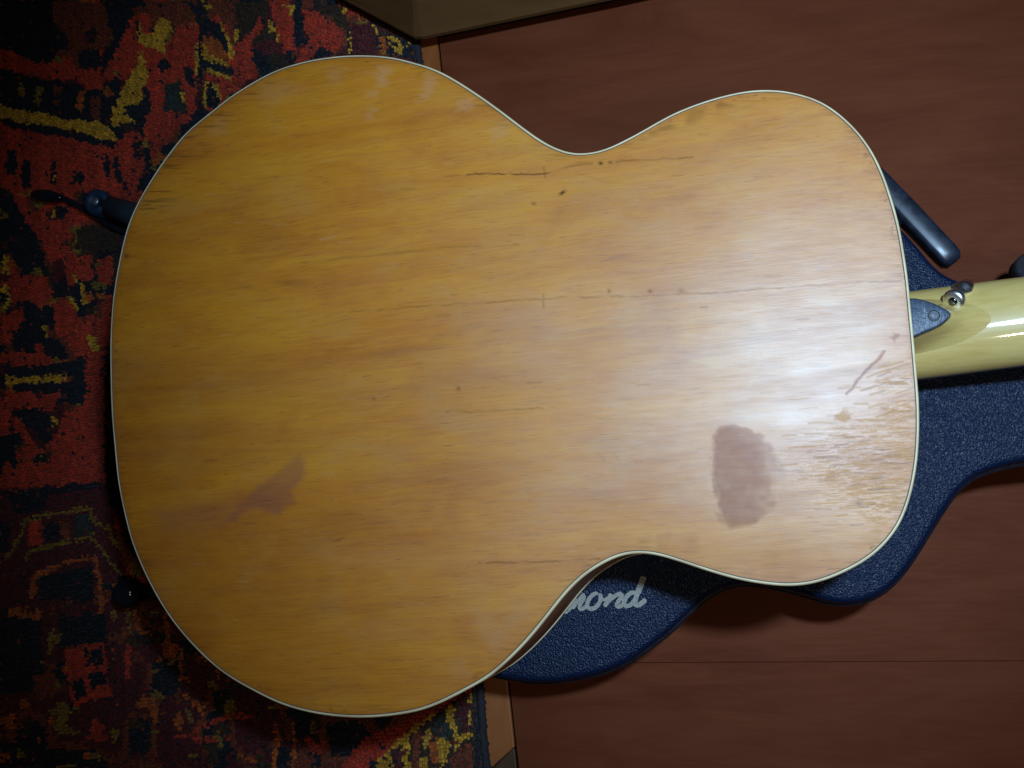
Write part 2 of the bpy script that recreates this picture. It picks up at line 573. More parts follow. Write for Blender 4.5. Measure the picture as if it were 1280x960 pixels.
# ------------------------------------------------------------------ rug
RED, DRED, MAR = (0.47, 0.042, 0.016), (0.19, 0.036, 0.012), (0.095, 0.011, 0.012)
NAVY, GOLD, ORA = (0.010, 0.011, 0.017), (0.58, 0.30, 0.018), (0.43, 0.092, 0.012)
BRN, TEAL, DGOLD = (0.045, 0.022, 0.010), (0.026, 0.034, 0.026), (0.23, 0.13, 0.014)
MOTIF = [
 (NAVY, [(0,0),(60,0),(68,15),(75,50),(70,70),(62,80),(40,75),(0,58)]),
 (DRED, [(66,0),(130,5),(138,40),(136,58),(125,60),(120,35),(105,40),(108,60),(95,70),(88,55),(80,40),(66,25)]),
 (NAVY, [(108,60),(125,62),(128,85),(98,85),(98,70)]),
 (NAVY, [(140,0),(170,0),(165,25),(150,55),(140,72),(130,92),(128,70),(140,50)]),
 (RED, [(165,20),(173,40),(170,65),(155,80),(145,88),(130,96),(140,72),(150,55)]),
 (NAVY, [(0,84),(40,96),(60,102),(90,104),(110,112),(128,112),(150,92),(152,120),(140,150),(128,155),(60,150),(0,128)]),
 (RED, [(0,62),(22,66),(40,78),(85,82),(100,88),(130,94),(128,108),(110,110),(90,100),(60,98),(40,94),(0,84)]),
 (DGOLD, [(24,100),(31,108),(30,124),(25,122)]), (DGOLD, [(42,108),(52,110),(50,132),(44,130)]),
 (ORA, [(96,115),(106,113),(104,140),(96,138)]), (DRED, [(68,107),(78,107),(76,116),(68,116)]),
 (DRED, [(114,122),(126,122),(126,150),(116,150)]), (DRED, [(66,123),(77,124),(76,131),(66,130)]), (ORA, [(127,113),(136,106),(142,120),(134,124)]),
 (DRED, [(185,0),(245,0),(245,30),(222,36),(205,25),(190,35)]),
 (RED, [(180,70),(200,55),(245,60),(245,140),(235,150),(215,165),(200,190),(190,200),(178,160),(190,130),(182,105)]),
 (GOLD, [(170,40),(175,30),(180,45),(190,40),(198,28),(205,20),(215,30),(217,42),(208,45),(207,60),(205,66),(198,65),(193,60),(182,58),(176,55)]),
 (GOLD, [(137,158),(140,140),(150,120),(155,105),(165,90),(172,78),(172,65),(176,62),(180,75),(185,90),(183,105),(175,110),(178,128),(160,132),(165,150),(170,155),(160,153),(145,157)]),
 (GOLD, [(0,130),(15,135),(40,139),(60,141),(75,148),(100,150),(125,152),(137,158),(148,175),(140,177),(120,172),(90,163),(60,158),(30,153),(0,146)]),
 (NAVY, [(157,133),(185,130),(187,140),(168,140),(165,148),(157,140)]),
 (NAVY, [(195,78),(208,72),(215,84),(200,90)]),
 (RED, [(222,35),(250,30),(248,60),(245,80),(240,100),(215,75),(208,55)]),
 (NAVY, [(228,0),(252,8),(262,25),(262,50),(255,48),(255,25),(240,15)]),
 (NAVY, [(245,62),(252,58),(256,72),(252,100),(246,95)]),
 (ORA, [(252,50),(262,45),(282,55),(288,75),(268,74),(253,70)]),
 (GOLD, [(243,65),(246,52),(249,75),(247,95),(244,90)]),
 (GOLD, [(253,55),(258,58),(262,70),(285,76),(291,84),(280,83),(255,75)]),
 (NAVY, [(252,76),(270,78),(291,86),(291,95),(270,88),(252,84)]),
 (GOLD, [(256,84),(272,88),(291,95),(291,100),(280,97),(258,90)]),
 (NAVY, [(262,25),(275,30),(285,45),(290,60),(287,70),(280,60),(272,48),(262,42)]),
 (GOLD, [(275,30),(279,30),(290,55),(292,75),(288,74),(286,55)]),
 (RED, [(258,92),(290,102),(288,118),(278,124),(268,106),(258,104)]),
 (NAVY, [(260,108),(268,106),(277,125),(270,135),(255,135)]),
 (GOLD, [(255,105),(262,104),(258,112),(257,135),(253,135)]), (GOLD, [(266,104),(270,104),(277,124),(273,124)]),
 (NAVY, [(230,85),(242,85),(243,107),(233,108)]), (TEAL, [(205,108),(225,100),(230,130),(235,140),(205,140)]),
 (GOLD, [(225,114),(229,113),(231,128),(227,128)]),
 (DRED, [(265,0),(297,0),(292,35),(280,30),(270,15)]), (GOLD, [(253,2),(264,6),(264,13),(254,10)]),
 (RED, [(292,60),(310,45),(325,20),(330,35),(318,50),(315,80),(322,100),(310,102),(300,108),(292,112)]),
 (BRN, [(293,5),(335,0),(335,20),(320,25),(310,40),(300,52),(294,40)]), (GOLD, [(293,38),(299,34),(299,48),(294,56)]),
 (RED, [(335,0),(362,0),(368,30),(372,62),(355,65),(345,40)]), (GOLD, [(335,26),(341,25),(343,40),(336,43)]),
 (GOLD, [(356,5),(367,4),(367,20),(360,18)]), (GOLD, [(371,18),(374,18),(374,35),(370,35)]), (GOLD, [(345,42),(349,42),(349,53),(346,53)]),
 (NAVY, [(314,60),(325,65),(335,70),(340,85),(335,92),(325,95),(318,75)]),
 (NAVY, [(368,0),(377,0),(377,45),(368,60)]), (NAVY, [(370,40),(378,30),(380,45),(388,50),(385,55),(372,58)]),
 (RED, [(378,10),(398,15),(400,60),(390,72),(372,80),(375,60),(388,55)]),
 (RED, [(385,15),(415,25),(425,40),(425,65),(405,60),(395,65),(385,70)]), (NAVY, [(394,62),(402,58),(416,63),(417,70),(393,72)]),
 (BRN, [(400,0),(420,5),(435,25),(437,40),(425,35),(410,15)]), (MAR, [(440,30),(470,30),(472,70),(440,70)]),
 (GOLD, [(436,40),(439,40),(439,68),(436,68)]), (GOLD, [(428,8),(433,12),(433,25),(429,22)]), (GOLD, [(466,28),(473,35),(472,42),(468,38)]),
 (ORA, [(474,45),(482,45),(484,66),(474,68)]), (NAVY, [(484,42),(512,50),(518,75),(484,68)]),
 (GOLD, [(486,44),(500,50),(503,68),(498,66),(496,56),(487,50)]), (GOLD, [(485,54),(490,55),(499,64),(494,66)]), (GOLD, [(508,52),(511,52),(512,60),(508,60)]),
 (RED, [(0,155),(40,165),(80,172),(115,180),(140,184),(160,165),(175,165),(182,205),(168,250),(155,260),(130,240),(100,240),(60,245),(40,240),(0,235)]),
 (NAVY, [(0,146),(30,153),(60,158),(90,163),(120,172),(140,177),(150,180),(140,184),(115,180),(80,172),(40,165),(0,155)]),
 (NAVY, [(8,187),(22,188),(21,220),(8,217)]), (NAVY, [(27,200),(37,200),(37,235),(26,235)]), (NAVY, [(130,193),(138,195),(137,222),(131,220)]),
 (NAVY, [(141,195),(149,197),(151,225),(158,230),(158,237),(145,225)]), (NAVY, [(163,178),(177,177),(177,202),(168,198)]),
 (NAVY, [(175,225),(190,215),(185,240),(172,240)]), (NAVY, [(63,205),(68,200),(70,230),(62,228)]), (GOLD, [(64,218),(68,218),(68,228),(64,228)]),
 (NAVY, [(92,215),(106,217),(105,232),(92,228)]), (NAVY, [(68,255),(84,258),(80,275),(70,272)]), (GOLD, [(62,265),(67,265),(67,273),(63,273)]),
 (NAVY, [(0,225),(5,240),(20,250),(30,285),(40,300),(25,310),(15,280),(3,260),(0,260)]),
 (RED, [(8,222),(20,225),(35,260),(60,270),(75,300),(60,310),(50,300),(30,275),(18,250)]),
 (BRN, [(95,285),(150,280),(150,312),(110,318),(95,310)]),  # shadow below the grey tube, painted into the pile colour
 (NAVY, [(22,300),(45,300),(55,320),(60,345),(78,368),(70,372),(62,350),(52,335),(20,335)]),
 (RED, [(15,345),(60,345),(66,370),(50,385),(30,375),(15,385)]), (NAVY, [(0,310),(6,312),(6,332),(0,332)]),
 (GOLD, [(5,320),(11,320),(11,343),(2,343)]), (GOLD, [(2,355),(12,355),(12,366),(2,366)]), (GOLD, [(9,366),(13,366),(12,386),(4,386),(9,378)]), (NAVY, [(0,367),(8,367),(8,378),(0,378)]),
 (RED, [(80,300),(95,320),(115,320),(115,352),(100,350),(85,360),(80,330)]), (RED, [(121,325),(142,320),(140,355),(122,355)]),
 (NAVY, [(92,360),(100,365),(102,378),(108,390),(102,392),(94,378)]), (ORA, [(104,366),(117,366),(117,376),(103,376)]), (ORA, [(120,366),(134,367),(134,374),(121,374)]),
 (GOLD, [(93,345),(97,345),(97,353),(93,353)]), (GOLD, [(100,352),(106,357),(107,380),(104,380),(100,365)]), (GOLD, [(84,364),(90,370),(100,388),(96,390),(88,378)]),
 (RED, [(67,380),(80,370),(95,390),(100,410),(110,420),(118,448),(95,445),(80,425),(68,415)]), (RED, [(108,393),(118,393),(118,411),(107,410)]),
 (RED, [(0,395),(28,385),(30,400),(20,418),(12,430),(0,430)]),
 (NAVY, [(28,373),(40,375),(50,388),(55,410),(60,420),(80,430),(85,448),(60,448),(50,430),(44,440),(18,440),(16,420),(30,400)]),
 (GOLD, [(54,407),(58,406),(60,420),(57,426)]), (GOLD, [(106,422),(120,422),(125,435),(122,450),(114,440)]), (RED, [(44,430),(52,428),(56,448),(46,450)]), (RED, [(0,440),(36,440),(36,452),(0,452)]),
 (RED, [(108,440),(132,440),(130,600),(70,600),(60,575),(75,530),(85,515),(105,505)]),
 (RED, [(12,450),(37,450),(37,460),(15,460)]), (RED, [(45,450),(68,450),(65,460),(45,460)]), (NAVY, [(8,461),(106,450),(107,470),(8,471)]),
 (NAVY, [(12,478),(92,477),(108,478),(106,500),(78,492),(20,492)]), (GOLD, [(8,471),(84,468),(82,478),(14,480),(11,488),(8,484)]),
 (RED, [(20,492),(40,490),(42,508),(15,508)]), (RED, [(50,492),(75,490),(70,505),(62,515),(55,510)]),
 (NAVY, [(15,510),(50,510),(65,520),(65,550),(55,556),(45,540),(38,525),(18,522)]), (GOLD, [(65,520),(69,518),(72,532),(66,534)]),
 (RED, [(12,522),(25,524),(40,550),(55,565),(38,575),(35,555),(20,540)]), (RED, [(0,500),(12,515),(12,545),(0,545)]), (NAVY, [(0,548),(10,550),(10,580),(0,580)]),
 (RED, [(5,575),(20,585),(40,580),(130,580),(132,602),(0,612)]), (NAVY, [(40,572),(58,568),(58,578),(40,578)]),
 (MAR, [(0,612),(130,602),(150,690),(160,720),(60,760),(0,760)]),
 (NAVY, [(10,615),(125,602),(122,612),(60,618),(55,640),(20,640),(10,625)]),
 (RED, [(35,652),(52,652),(52,682),(35,682)]), (NAVY, [(55,655),(75,655),(75,675),(55,678)]), (DRED, [(75,652),(86,651),(86,672),(75,673)]),
 (TEAL, [(92,643),(113,642),(115,668),(92,670)]), (NAVY, [(48,722),(115,707),(118,750),(50,750)]), (NAVY, [(0,655),(12,655),(8,690),(0,690)]),
 (ORA, [(10,760),(33,758),(33,768),(10,772)]), (NAVY, [(0,770),(50,775),(55,860),(0,870)]), (MAR, [(78,755),(120,750),(115,765),(85,770)]), (NAVY, [(75,770),(135,768),(130,800),(75,808)]),
 (RED, [(80,815),(95,808),(130,803),(138,870),(90,884)]), (NAVY, [(106,812),(128,810),(130,830),(108,832)]), (NAVY, [(111,840),(131,838),(132,856),(112,858)]), (NAVY, [(90,850),(106,848),(108,870),(92,874)]),
 (DGOLD, [(60,788),(67,788),(66,815),(58,818)]), (DGOLD, [(58,885),(84,892),(84,915),(70,905)]), (RED, [(106,926),(120,893),(136,926)]), (DRED, [(40,845),(65,840),(66,872),(46,874)]),
 (NAVY, [(200,830),(222,828),(222,862),(198,864)]), (MAR, [(205,870),(218,868),(218,912),(203,912)]), (RED, [(155,805),(163,805),(163,848),(157,848)]),
 (DRED, [(400,890),(530,880),(560,868),(545,890),(500,925),(462,958),(400,962)]),
 (NAVY, [(405,905),(450,900),(465,920),(445,945),(415,945)]), (NAVY, [(470,898),(490,897),(480,912),(468,912)]),
 (RED, [(425,962),(440,940),(455,925),(470,915),(500,905),(530,888),(545,886),(500,924),(462,958)]),
 (BRN, [(460,962),(500,926),(545,892),(575,868),(598,858),(606,962)]),
 (GOLD, [(461,962),(480,942),(500,923),(520,903),(543,892),(546,896),(524,910),(503,930),(484,948),(470,962)]),
 (GOLD, [(480,945),(490,940),(492,960),(478,960)]), (GOLD, [(503,925),(512,920),(512,958),(505,958)]), (GOLD, [(528,915),(538,910),(537,930),(527,938)]),
 (MAR, [(490,937),(502,933),(504,958),(492,958)]), (DRED, [(515,920),(527,912),(524,960),(514,958)]), (TEAL, [(540,900),(560,895),(568,920),(560,925),(545,915)]),
 (GOLD, [(548,920),(555,925),(563,935),(555,958),(545,950)]), (ORA, [(537,925),(547,924),(547,955),(538,955)]), (GOLD, [(524,950),(536,944),(534,962),(522,962)]),
 (GOLD, [(556,885),(568,880),(570,905),(575,918),(590,915),(592,920),(575,930),(568,940),(566,915),(558,900)]),
 (MAR, [(573,870),(588,865),(592,905),(582,915),(572,895)]), (GOLD, [(586,865),(589,864),(589,905),(586,905)]),
 (DRED, [(568,940),(590,925),(592,962),(560,962)]), (NAVY, [(593,860),(598,860),(600,962),(594,962)]),
]
LINES = [
 (DGOLD, 5, [(30,650),(50,646),(60,643),(80,641),(92,637),(112,636),(118,650),(125,655),(135,662),(142,675),(150,685)]),
 (DGOLD, 4, [(28,655),(28,665),(22,675),(15,687),(8,697)]), (DGOLD, 5, [(32,697),(38,688),(50,686),(65,683),(85,677),(105,673),(116,668)]),
 (DGOLD, 4, [(116,675),(125,683),(130,690),(137,700),(152,720)]), (ORA, 6, [(40,745),(43,720),(60,712),(80,703),(100,700),(118,697),(122,715),(126,735)]),
 (ORA, 5, [(168,765),(175,790),(190,793)]), (ORA, 5, [(200,825),(225,815),(228,850),(237,850)]), (DGOLD, 4, [(150,735),(160,765),(162,790)]),
 (RED, 5, [(240,915),(262,905),(285,895),(318,897)]), (ORA, 6, [(230,870),(245,880),(255,892)]), (DGOLD, 5, [(232,885),(240,900)]),
 (ORA, 6, [(345,905),(348,925),(342,955)]), (ORA, 6, [(366,905),(368,930),(366,958)]), (DGOLD, 5, [(390,900),(392,915)]), (RED, 9, [(385,925),(395,940),(405,930)]),
 (RED, 5, [(220,920),(250,925),(285,922)]), (DGOLD, 5, [(272,915),(275,935)]), (ORA, 5, [(300,945),(320,952)]), (DGOLD, 3, [(601,860),(606,962)]),
]


def in_poly(pts, poly):
    poly = np.asarray(poly, float)
    x, y = pts[:, 0], pts[:, 1]
    ins = np.zeros(len(pts), bool)
    bb = (x >= poly[:, 0].min()) & (x <= poly[:, 0].max()) & (y >= poly[:, 1].min()) & (y <= poly[:, 1].max())
    if not bb.any(): return ins
    xs, ys = x[bb], y[bb]
    r = np.zeros(len(xs), bool)
    j = len(poly) - 1
    for i in range(len(poly)):
        xi, yi = poly[i]; xj, yj = poly[j]
        c = ((yi > ys) != (yj > ys)) & (xs < (xj - xi) * (ys - yi) / (yj - yi + 1e-12) + xi)
        r ^= c
        j = i
    ins[bb] = r
    return ins


def dist_line(pts, line, pad=1e9):
    line = np.asarray(line, float)
    d = np.full(len(pts), 1e9)
    bb = ((pts[:, 0] > line[:, 0].min() - pad) & (pts[:, 0] < line[:, 0].max() + pad)
          & (pts[:, 1] > line[:, 1].min() - pad) & (pts[:, 1] < line[:, 1].max() + pad))
    if not bb.any(): return d
    p = pts[bb]; dd = np.full(len(p), 1e9)
    for a, b in zip(line[:-1], line[1:]):
        ab = b - a
        t = np.clip(((p - a) @ ab) / (ab @ ab + 1e-12), 0, 1)
        q = p - (a + t[:, None] * ab)
        dd = np.minimum(dd, np.hypot(q[:, 0], q[:, 1]))
    d[bb] = dd
    return d


class VN:
    """tileable value noise"""
    def __init__(self, seed): self.t = np.random.default_rng(seed).random((256, 256))

    def __call__(self, x, y):
        xi, yi = np.floor(x).astype(int), np.floor(y).astype(int)
        fx, fy = x - xi, y - yi
        fx = fx * fx * (3 - 2 * fx); fy = fy * fy * (3 - 2 * fy)
        a = self.t[yi % 256, xi % 256]; b = self.t[yi % 256, (xi + 1) % 256]
        c = self.t[(yi + 1) % 256, xi % 256]; d = self.t[(yi + 1) % 256, (xi + 1) % 256]
        return (a * (1 - fx) + b * fx) * (1 - fy) + (c * (1 - fx) + d * fx) * fy


RUG_Z = 0.010
ra, rb = ground(523, 60, RUG_Z), ground(608, 950, RUG_Z)     # the rug's right-hand edge
ax_v = (rb - ra)[:2] / np.linalg.norm((rb - ra)[:2])
ax_u = np.array([ax_v[1], -ax_v[0]])
if ax_u[0] > 0: ax_u = -ax_u                                   # u runs away from the edge, to the left
KU, KV = 0.0021, 0.0025
u0, u1 = 0.004, 0.78
v0, v1 = -0.20, 0.86
rug = thing('persian_rug', (ra[0], ra[1], 0.0), 'dark red, navy and gold patterned wool rug left of the guitar', 'rug')


def rug_pt(u, v): return ra[:2] + ax_u * u + ax_v * v


mesh_obj('backing', *prism([rug_pt(0, v0), rug_pt(0, v1), rug_pt(u1, v1), rug_pt(u1, v0)], 0.0, RUG_Z - 0.004), M_RUGBASE, rug, False)
nu, nv = int((u1 - u0) / KU), int((v1 - v0) / KV)
iu, iv = np.meshgrid(np.arange(nu), np.arange(nv), indexing='xy')
iu, iv = iu.ravel(), iv.ravel()
uc = u0 + (iu + 0.5) * KU; vc = v0 + (iv + 0.5) * KV
kc = ra[:2] + uc[:, None] * ax_u + vc[:, None] * ax_v
# leave out the part of the pile the furniture stands on
keep = ~in_poly(kc, cb)
uc, vc, kc, iu, iv = uc[keep], vc[keep], kc[keep], iu[keep], iv[keep]
nk = len(kc)
pp = measure_n(np.column_stack([kc, np.full(nk, RUG_Z)]))
seen = pp.copy()
pp[:, 0] = np.where(pp[:, 0] < 0, -pp[:, 0], pp[:, 0])
pp[:, 1] = np.where(pp[:, 1] < 0, -pp[:, 1], pp[:, 1])
pp[:, 1] = np.where(pp[:, 1] > 958, 1916 - pp[:, 1], pp[:, 1])
pp = pp + rng.normal(0, 0.9, pp.shape)
n1, n2, n3 = VN(1), VN(2), VN(3)
f1 = n1(np.floor(pp[:, 0] / 7) * 7 / 34, np.floor(pp[:, 1] / 9) * 9 / 38); f2 = n2(pp[:, 0] / 16, pp[:, 1] / 22); f3 = n3(pp[:, 0] / 24, pp[:, 1] / 15)
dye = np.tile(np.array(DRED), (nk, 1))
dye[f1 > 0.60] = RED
dye[(f1 > 0.60) & (pp[:, 1] > 740) & (pp[:, 0] < 420)] = MAR  # lower left fill dyed darker to stand in for the shade there
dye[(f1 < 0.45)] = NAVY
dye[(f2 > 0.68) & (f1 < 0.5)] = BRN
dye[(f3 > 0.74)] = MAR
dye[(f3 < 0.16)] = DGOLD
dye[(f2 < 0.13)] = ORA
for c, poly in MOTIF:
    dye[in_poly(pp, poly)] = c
for c, w, line in LINES:
    dye[dist_line(pp, line, w + 2) < w * 0.5] = c
# stray knots and dye variation
stray = rng.random(nk)
dye[stray < 0.018] = NAVY
dye[(stray > 0.018) & (stray < 0.03)] = DRED
dye = dye * (0.72 + 0.55 * rng.random(nk))[:, None] * (0.8 + 0.4 * n2(seen[:, 0] / 3.0 + 50, seen[:, 1] / 60 + 9))[:, None]
hgt = RUG_Z + 0.0012 * rng.random(nk) + 0.0018 * (n1(uc / 0.05, vc / 0.06) - 0.5)
lean = rng.normal(0, 0.00055, (nk, 2))
bw = np.array([[-1, -1], [1, -1], [1, 1], [-1, 1]]) * 0.5
base, top = [], []
for k in range(4):
    b = kc + bw[k, 0] * KU * 1.02 * ax_u + bw[k, 1] * KV * 1.0 * ax_v
    base.append(np.column_stack([b, np.full(nk, RUG_Z - 0.0022)]))
    t = kc + bw[k, 0] * KU * 0.78 * ax_u + bw[k, 1] * KV * 0.70 * ax_v + lean
    top.append(np.column_stack([t, hgt + rng.normal(0, 0.0003, nk)]))
V = np.stack(base + top, 1).reshape(-1, 3)
o8 = (np.arange(nk) * 8)[:, None]
Q = []
for k in range(4):
    l = (k + 1) % 4
    Q.append(np.hstack([o8 + k, o8 + l, o8 + 4 + l, o8 + 4 + k]))
Q.append(np.hstack([o8 + 4, o8 + 5, o8 + 6, o8 + 7]))
Q = np.stack(Q, 1).reshape(-1, 4)
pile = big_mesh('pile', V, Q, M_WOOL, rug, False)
pile['kind'] = 'stuff'
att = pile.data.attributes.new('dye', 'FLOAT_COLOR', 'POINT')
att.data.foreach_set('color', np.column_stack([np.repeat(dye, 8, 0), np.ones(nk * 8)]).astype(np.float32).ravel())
# overcast edge
path, rad = [], []
nE = 520
for i in range(nE):
    v = v0 + (v1 - v0) * i / (nE - 1)
    p = rug_pt(0.0015 + 0.0006 * math.sin(i * 0.21) + random.gauss(0, 0.0003), v)
    path.append((p[0], p[1], 0.0058)); rad.append(0.0034 * (0.82 + 0.25 * (i % 2) + random.random() * 0.12))
mesh_obj('edging', *tube(path, rad, 8), M_EDGE, rug)

# ------------------------------------------------------------------ guitar outline (photo measurements on the back's plane)
BODY = [(137.5,430),(138,480),(139.5,520),(143,560),(147,600),(154,637),(165,679),(184,724),(210,769),(240,806),(277,840),(319,865),(356,882),
 (400,893),(450,897),(500,893),(540,883),(587,860),(615,843),(643,818),(667,792),(687,767),(707,742),(727,722),(747,708),(767,697.5),(787,692),(807,691.5),
 (827,695),(853,703),(880,712),(910,721),(937,727),(975,732),(1005,731),(1031,725),(1057.5,714),(1084,699),(1106,680),(1125,654),(1138,620),(1145.6,582),
 (1148.6,545),(1148.6,507),(1146,471),(1142,424),(1138,383),(1135,351),(1130,316),(1123,278),(1113,243),(1103,215),(1089,187),(1069,160.5),(1044,138),
 (1020,124),(987.5,114.6),(955,112),(922.5,115.4),(882,126),(841,142),(800.6,164.5),(776,177.5),(754,187),(731,191.5),(709,190),(682.5,179),(656,161),(619,133),
 (581,107),(547.5,88),(517.5,78),(487.5,71),(450,68.6),(412.5,71),(375,78),(337.5,91),(293,117),(267,137),(233,165),(207,197),(187,227),(170,257),(157,290),(146,340),(140,382)]
body_px = smooth_loop(resample(catmull(BODY, 10), 900), 10)
body_w = ground_n(body_px, Z_BACK)[:, :2]
if area2(body_w) < 0: body_w = body_w[::-1].copy(); body_px = body_px[::-1].copy()
Z_FRONT = 0.082
ctr = body_w.mean(0)
guitar = thing('acoustic_guitar', (ctr[0], ctr[1], 0.075), 'amber wooden acoustic guitar lying face down, its worn bare back up', 'guitar')

# back: dense carved plate with its wear
STEP = 1.25
gx = np.arange(132, 1154, STEP); gy = np.arange(62, 902, STEP)
GXm, GYm = np.meshgrid(gx, gy, indexing='xy')
pts = np.column_stack([GXm.ravel(), GYm.ravel()])
# distance to the edge on a coarse grid, then interpolated
cs = 5.0
cxs = np.arange(125, 1165, cs); cys = np.arange(55, 912, cs)
CXm, CYm = np.meshgrid(cxs, cys, indexing='xy')
cp = np.column_stack([CXm.ravel(), CYm.ravel()])
bl = body_px[::3]
dmin = np.full(len(cp), 1e9)
for a, b in zip(bl, np.roll(bl, -1, 0)):
    ab = b - a
    t = np.clip(((cp - a) @ ab) / (ab @ ab), 0, 1)
    q = cp - (a + t[:, None] * ab)
    dmin = np.minimum(dmin, q[:, 0] ** 2 + q[:, 1] ** 2)
dmin = np.sqrt(dmin) * np.where(in_poly(cp, body_px), 1, -1)
D = dmin.reshape(CXm.shape)


def sample(A, x, y):
    fx = (x - cxs[0]) / cs; fy = (y - cys[0]) / cs
    i = np.clip(fx.astype(int), 0, A.shape[1] - 2); j = np.clip(fy.astype(int), 0, A.shape[0] - 2)
    fx, fy = fx - i, fy - j
    return (A[j, i] * (1 - fx) + A[j, i + 1] * fx) * (1 - fy) + (A[j + 1, i] * (1 - fx) + A[j + 1, i + 1] * fx) * fy


edge_d = sample(D, pts[:, 0], pts[:, 1])
# arch: soft dome from the smoothed edge distance
Ds = np.clip(D, 0, None)
Hh = 1 - (1 - np.clip(Ds / 230, 0, 1)) ** 2
for _ in range(60):
    P_ = np.pad(Hh, 1, mode='edge')
    Hh = np.where(Ds > 0, (P_[:-2, 1:-1] + P_[2:, 1:-1] + P_[1:-1, :-2] + P_[1:-1, 2:] + 2 * Hh) / 6, 0)
ARCH = 0.0040
arch = ARCH * np.clip(sample(Hh, pts[:, 0], pts[:, 1]), 0, 1)
W = ground_n(pts, Z_BACK)
W[:, 2] = Z_BACK + arch

px_, py_ = pts[:, 0], pts[:, 1]
wn1, wn2, wn3, wn4 = VN(21), VN(22), VN(23), VN(24)
# wobbling measurements so that marks get uneven borders, drawn out along the grain
jx = px_ + 9 * (wn1(px_ / 14, py_ / 4) - 0.5) + 5 * (wn2(px_ / 5, py_ / 2) - 0.5)
jy = py_ + 4 * (wn3(px_ / 12, py_ / 9) - 0.5)
jp = np.column_stack([jx, jy])
sx = px_ + 5 * (wn1(px_ / 9, py_ / 7) - 0.5) + 2.5 * (wn2(px_ / 3, py_ / 3) - 0.5)
sy = py_ + 5 * (wn3(px_ / 8, py_ / 9) - 0.5)
sp_ = np.column_stack([sx, sy])


def soft(poly, blur, jp=jp):
    """1 inside the polygon, falling off over blur"""
    poly = np.asarray(poly, float)
    ins = in_poly(jp, poly)
    d = dist_line(jp, np.vstack([poly, poly[:1]]), blur * 2 + 8)
    return np.clip(0.5 + np.where(ins, d, -d) / (2 * blur), 0, 1)


def blob(x, y, rx, ry, rot=0.0):
    c, s = math.cos(rot), math.sin(rot)
    dx, dy = jx - x, jy - y
    u, v = (dx * c + dy * s) / rx, (-dx * s + dy * c) / ry
    return np.exp(-(u * u + v * v))


def stroke(line, w, seed=0, fade=True, use=None):
    p = pts if use is None else use
    if fade:
        p = p + np.column_stack([np.zeros(len(p)), 2.2 * (wn1(px_ / 16 + seed, px_ * 0 + seed * 3.7) - 0.5) + 1.2 * (wn2(px_ / 4.0, px_ * 0 + seed) - 0.5)])
    d = dist_line(p, line, w * 3 + 5)
    m_ = np.clip(1.25 - d / w, 0, 1)
    if fade: m_ = m_ * np.clip(0.38 + 1.2 * (wn4(px_ / 9 + seed * 7.3, px_ * 0 + seed) - 0.15), 0, 1)
    return m_


N = len(pts)
dark = np.zeros(N); stain = np.zeros(N); haze = np.zeros(N); bare = np.zeros(N); warmth = np.zeros(N); relief = np.zeros(N)
M = np.maximum
# cracks
dark = M(dark, 0.95 * stroke([(585,220),(620,219.4),(650,219.4),(681,218),(690,216)], 1.1, 1))
dark = M(dark, 0.45 * stroke([(545,222),(585,220)], 1.5, 2))
dark = M(dark, 0.35 * stroke([(690,216),(712,209),(740,205)], 2.2, 3))
dark = M(dark, 0.5 * stroke([(770,203),(810,200.5),(845,199),(866,197.5)], 1.4, 4))
dark = M(dark, 0.5 * stroke([(680,210),(680.5,216),(682,223)], 1.4, 5))
for x, y, rx, ry, rot, a in [(703.5,242,4.5,2,-0.6,1.1),(668,256,3,2,0,0.6),(751,204.5,3,2.2,0,1),(763,203.5,3,2,0,0.7),(762,366,2.2,3,0,0.5),(813,366,3,2.5,0,0.5),(852,366,4,3,0,0.35),
                             (158,320,4,4,0,0.6),(1073,630,5,3,0,0.5),(575,487,3,3,0,0.5),(470,500,2.5,2.5,0,0.35),(426,675,9,2,-0.4,0.35),(360,355,14,3,0,0.25),(310,360,10,3,0,0.25)]:
    c, s = math.cos(rot), math.sin(rot)
    dx, dy = px_ - x, py_ - y
    dark = M(dark, a * np.exp(-(((dx * c + dy * s) / rx) ** 2 + ((-dx * s + dy * c) / ry) ** 2)))
dark = M(dark, 0.34 * stroke([(440,391),(560,383),(640,378),(700,374.5),(760,373),(830,371),(900,367.5),(980,361),(1060,355),(1128,351)], 1.4, 6))
dark = M(dark, 0.7 * stroke([(681,370),(680.3,377),(681,387)], 1.5, 7))
dark = M(dark, 0.28 * stroke([(380,330),(460,322),(560,312),(650,308)], 1.8, 8))
dark = M(dark, 0.5 * stroke([(600,703.5),(660,702.5),(728,700.5),(750,699)], 1.5, 9))
dark = M(dark, 0.35 * stroke([(560,517),(620,514),(680,512)], 1.6, 10))

haze = M(haze, 1.3 * stroke([(728.5,689),(729,701)], 1.8, 0, False))
# dirt drawn into the grain near the upper left edge, and along the whole rim
streak = np.clip((wn1(px_ / 26 + 3, py_ / 1.9) - 0.62) * 4, 0, 1)
dark = M(dark, 0.75 * streak * soft([(168,262),(205,195),(260,140),(330,97),(345,110),(290,150),(240,205),(200,270)], 14))
dark = M(dark, 0.35 * streak * np.clip(1 - edge_d / 26, 0, 1))
dark = M(dark, 0.4 * np.clip((wn2(px_ / 9, py_ / 3.5) - 0.70) * 5, 0, 1) * np.clip(1 - np.abs(edge_d - 8) / 8, 0, 1) * (wn3(px_ / 60, py_ / 60) > 0.5))
dark = M(dark, 0.28 * np.clip(1 - edge_d / 9, 0, 1))
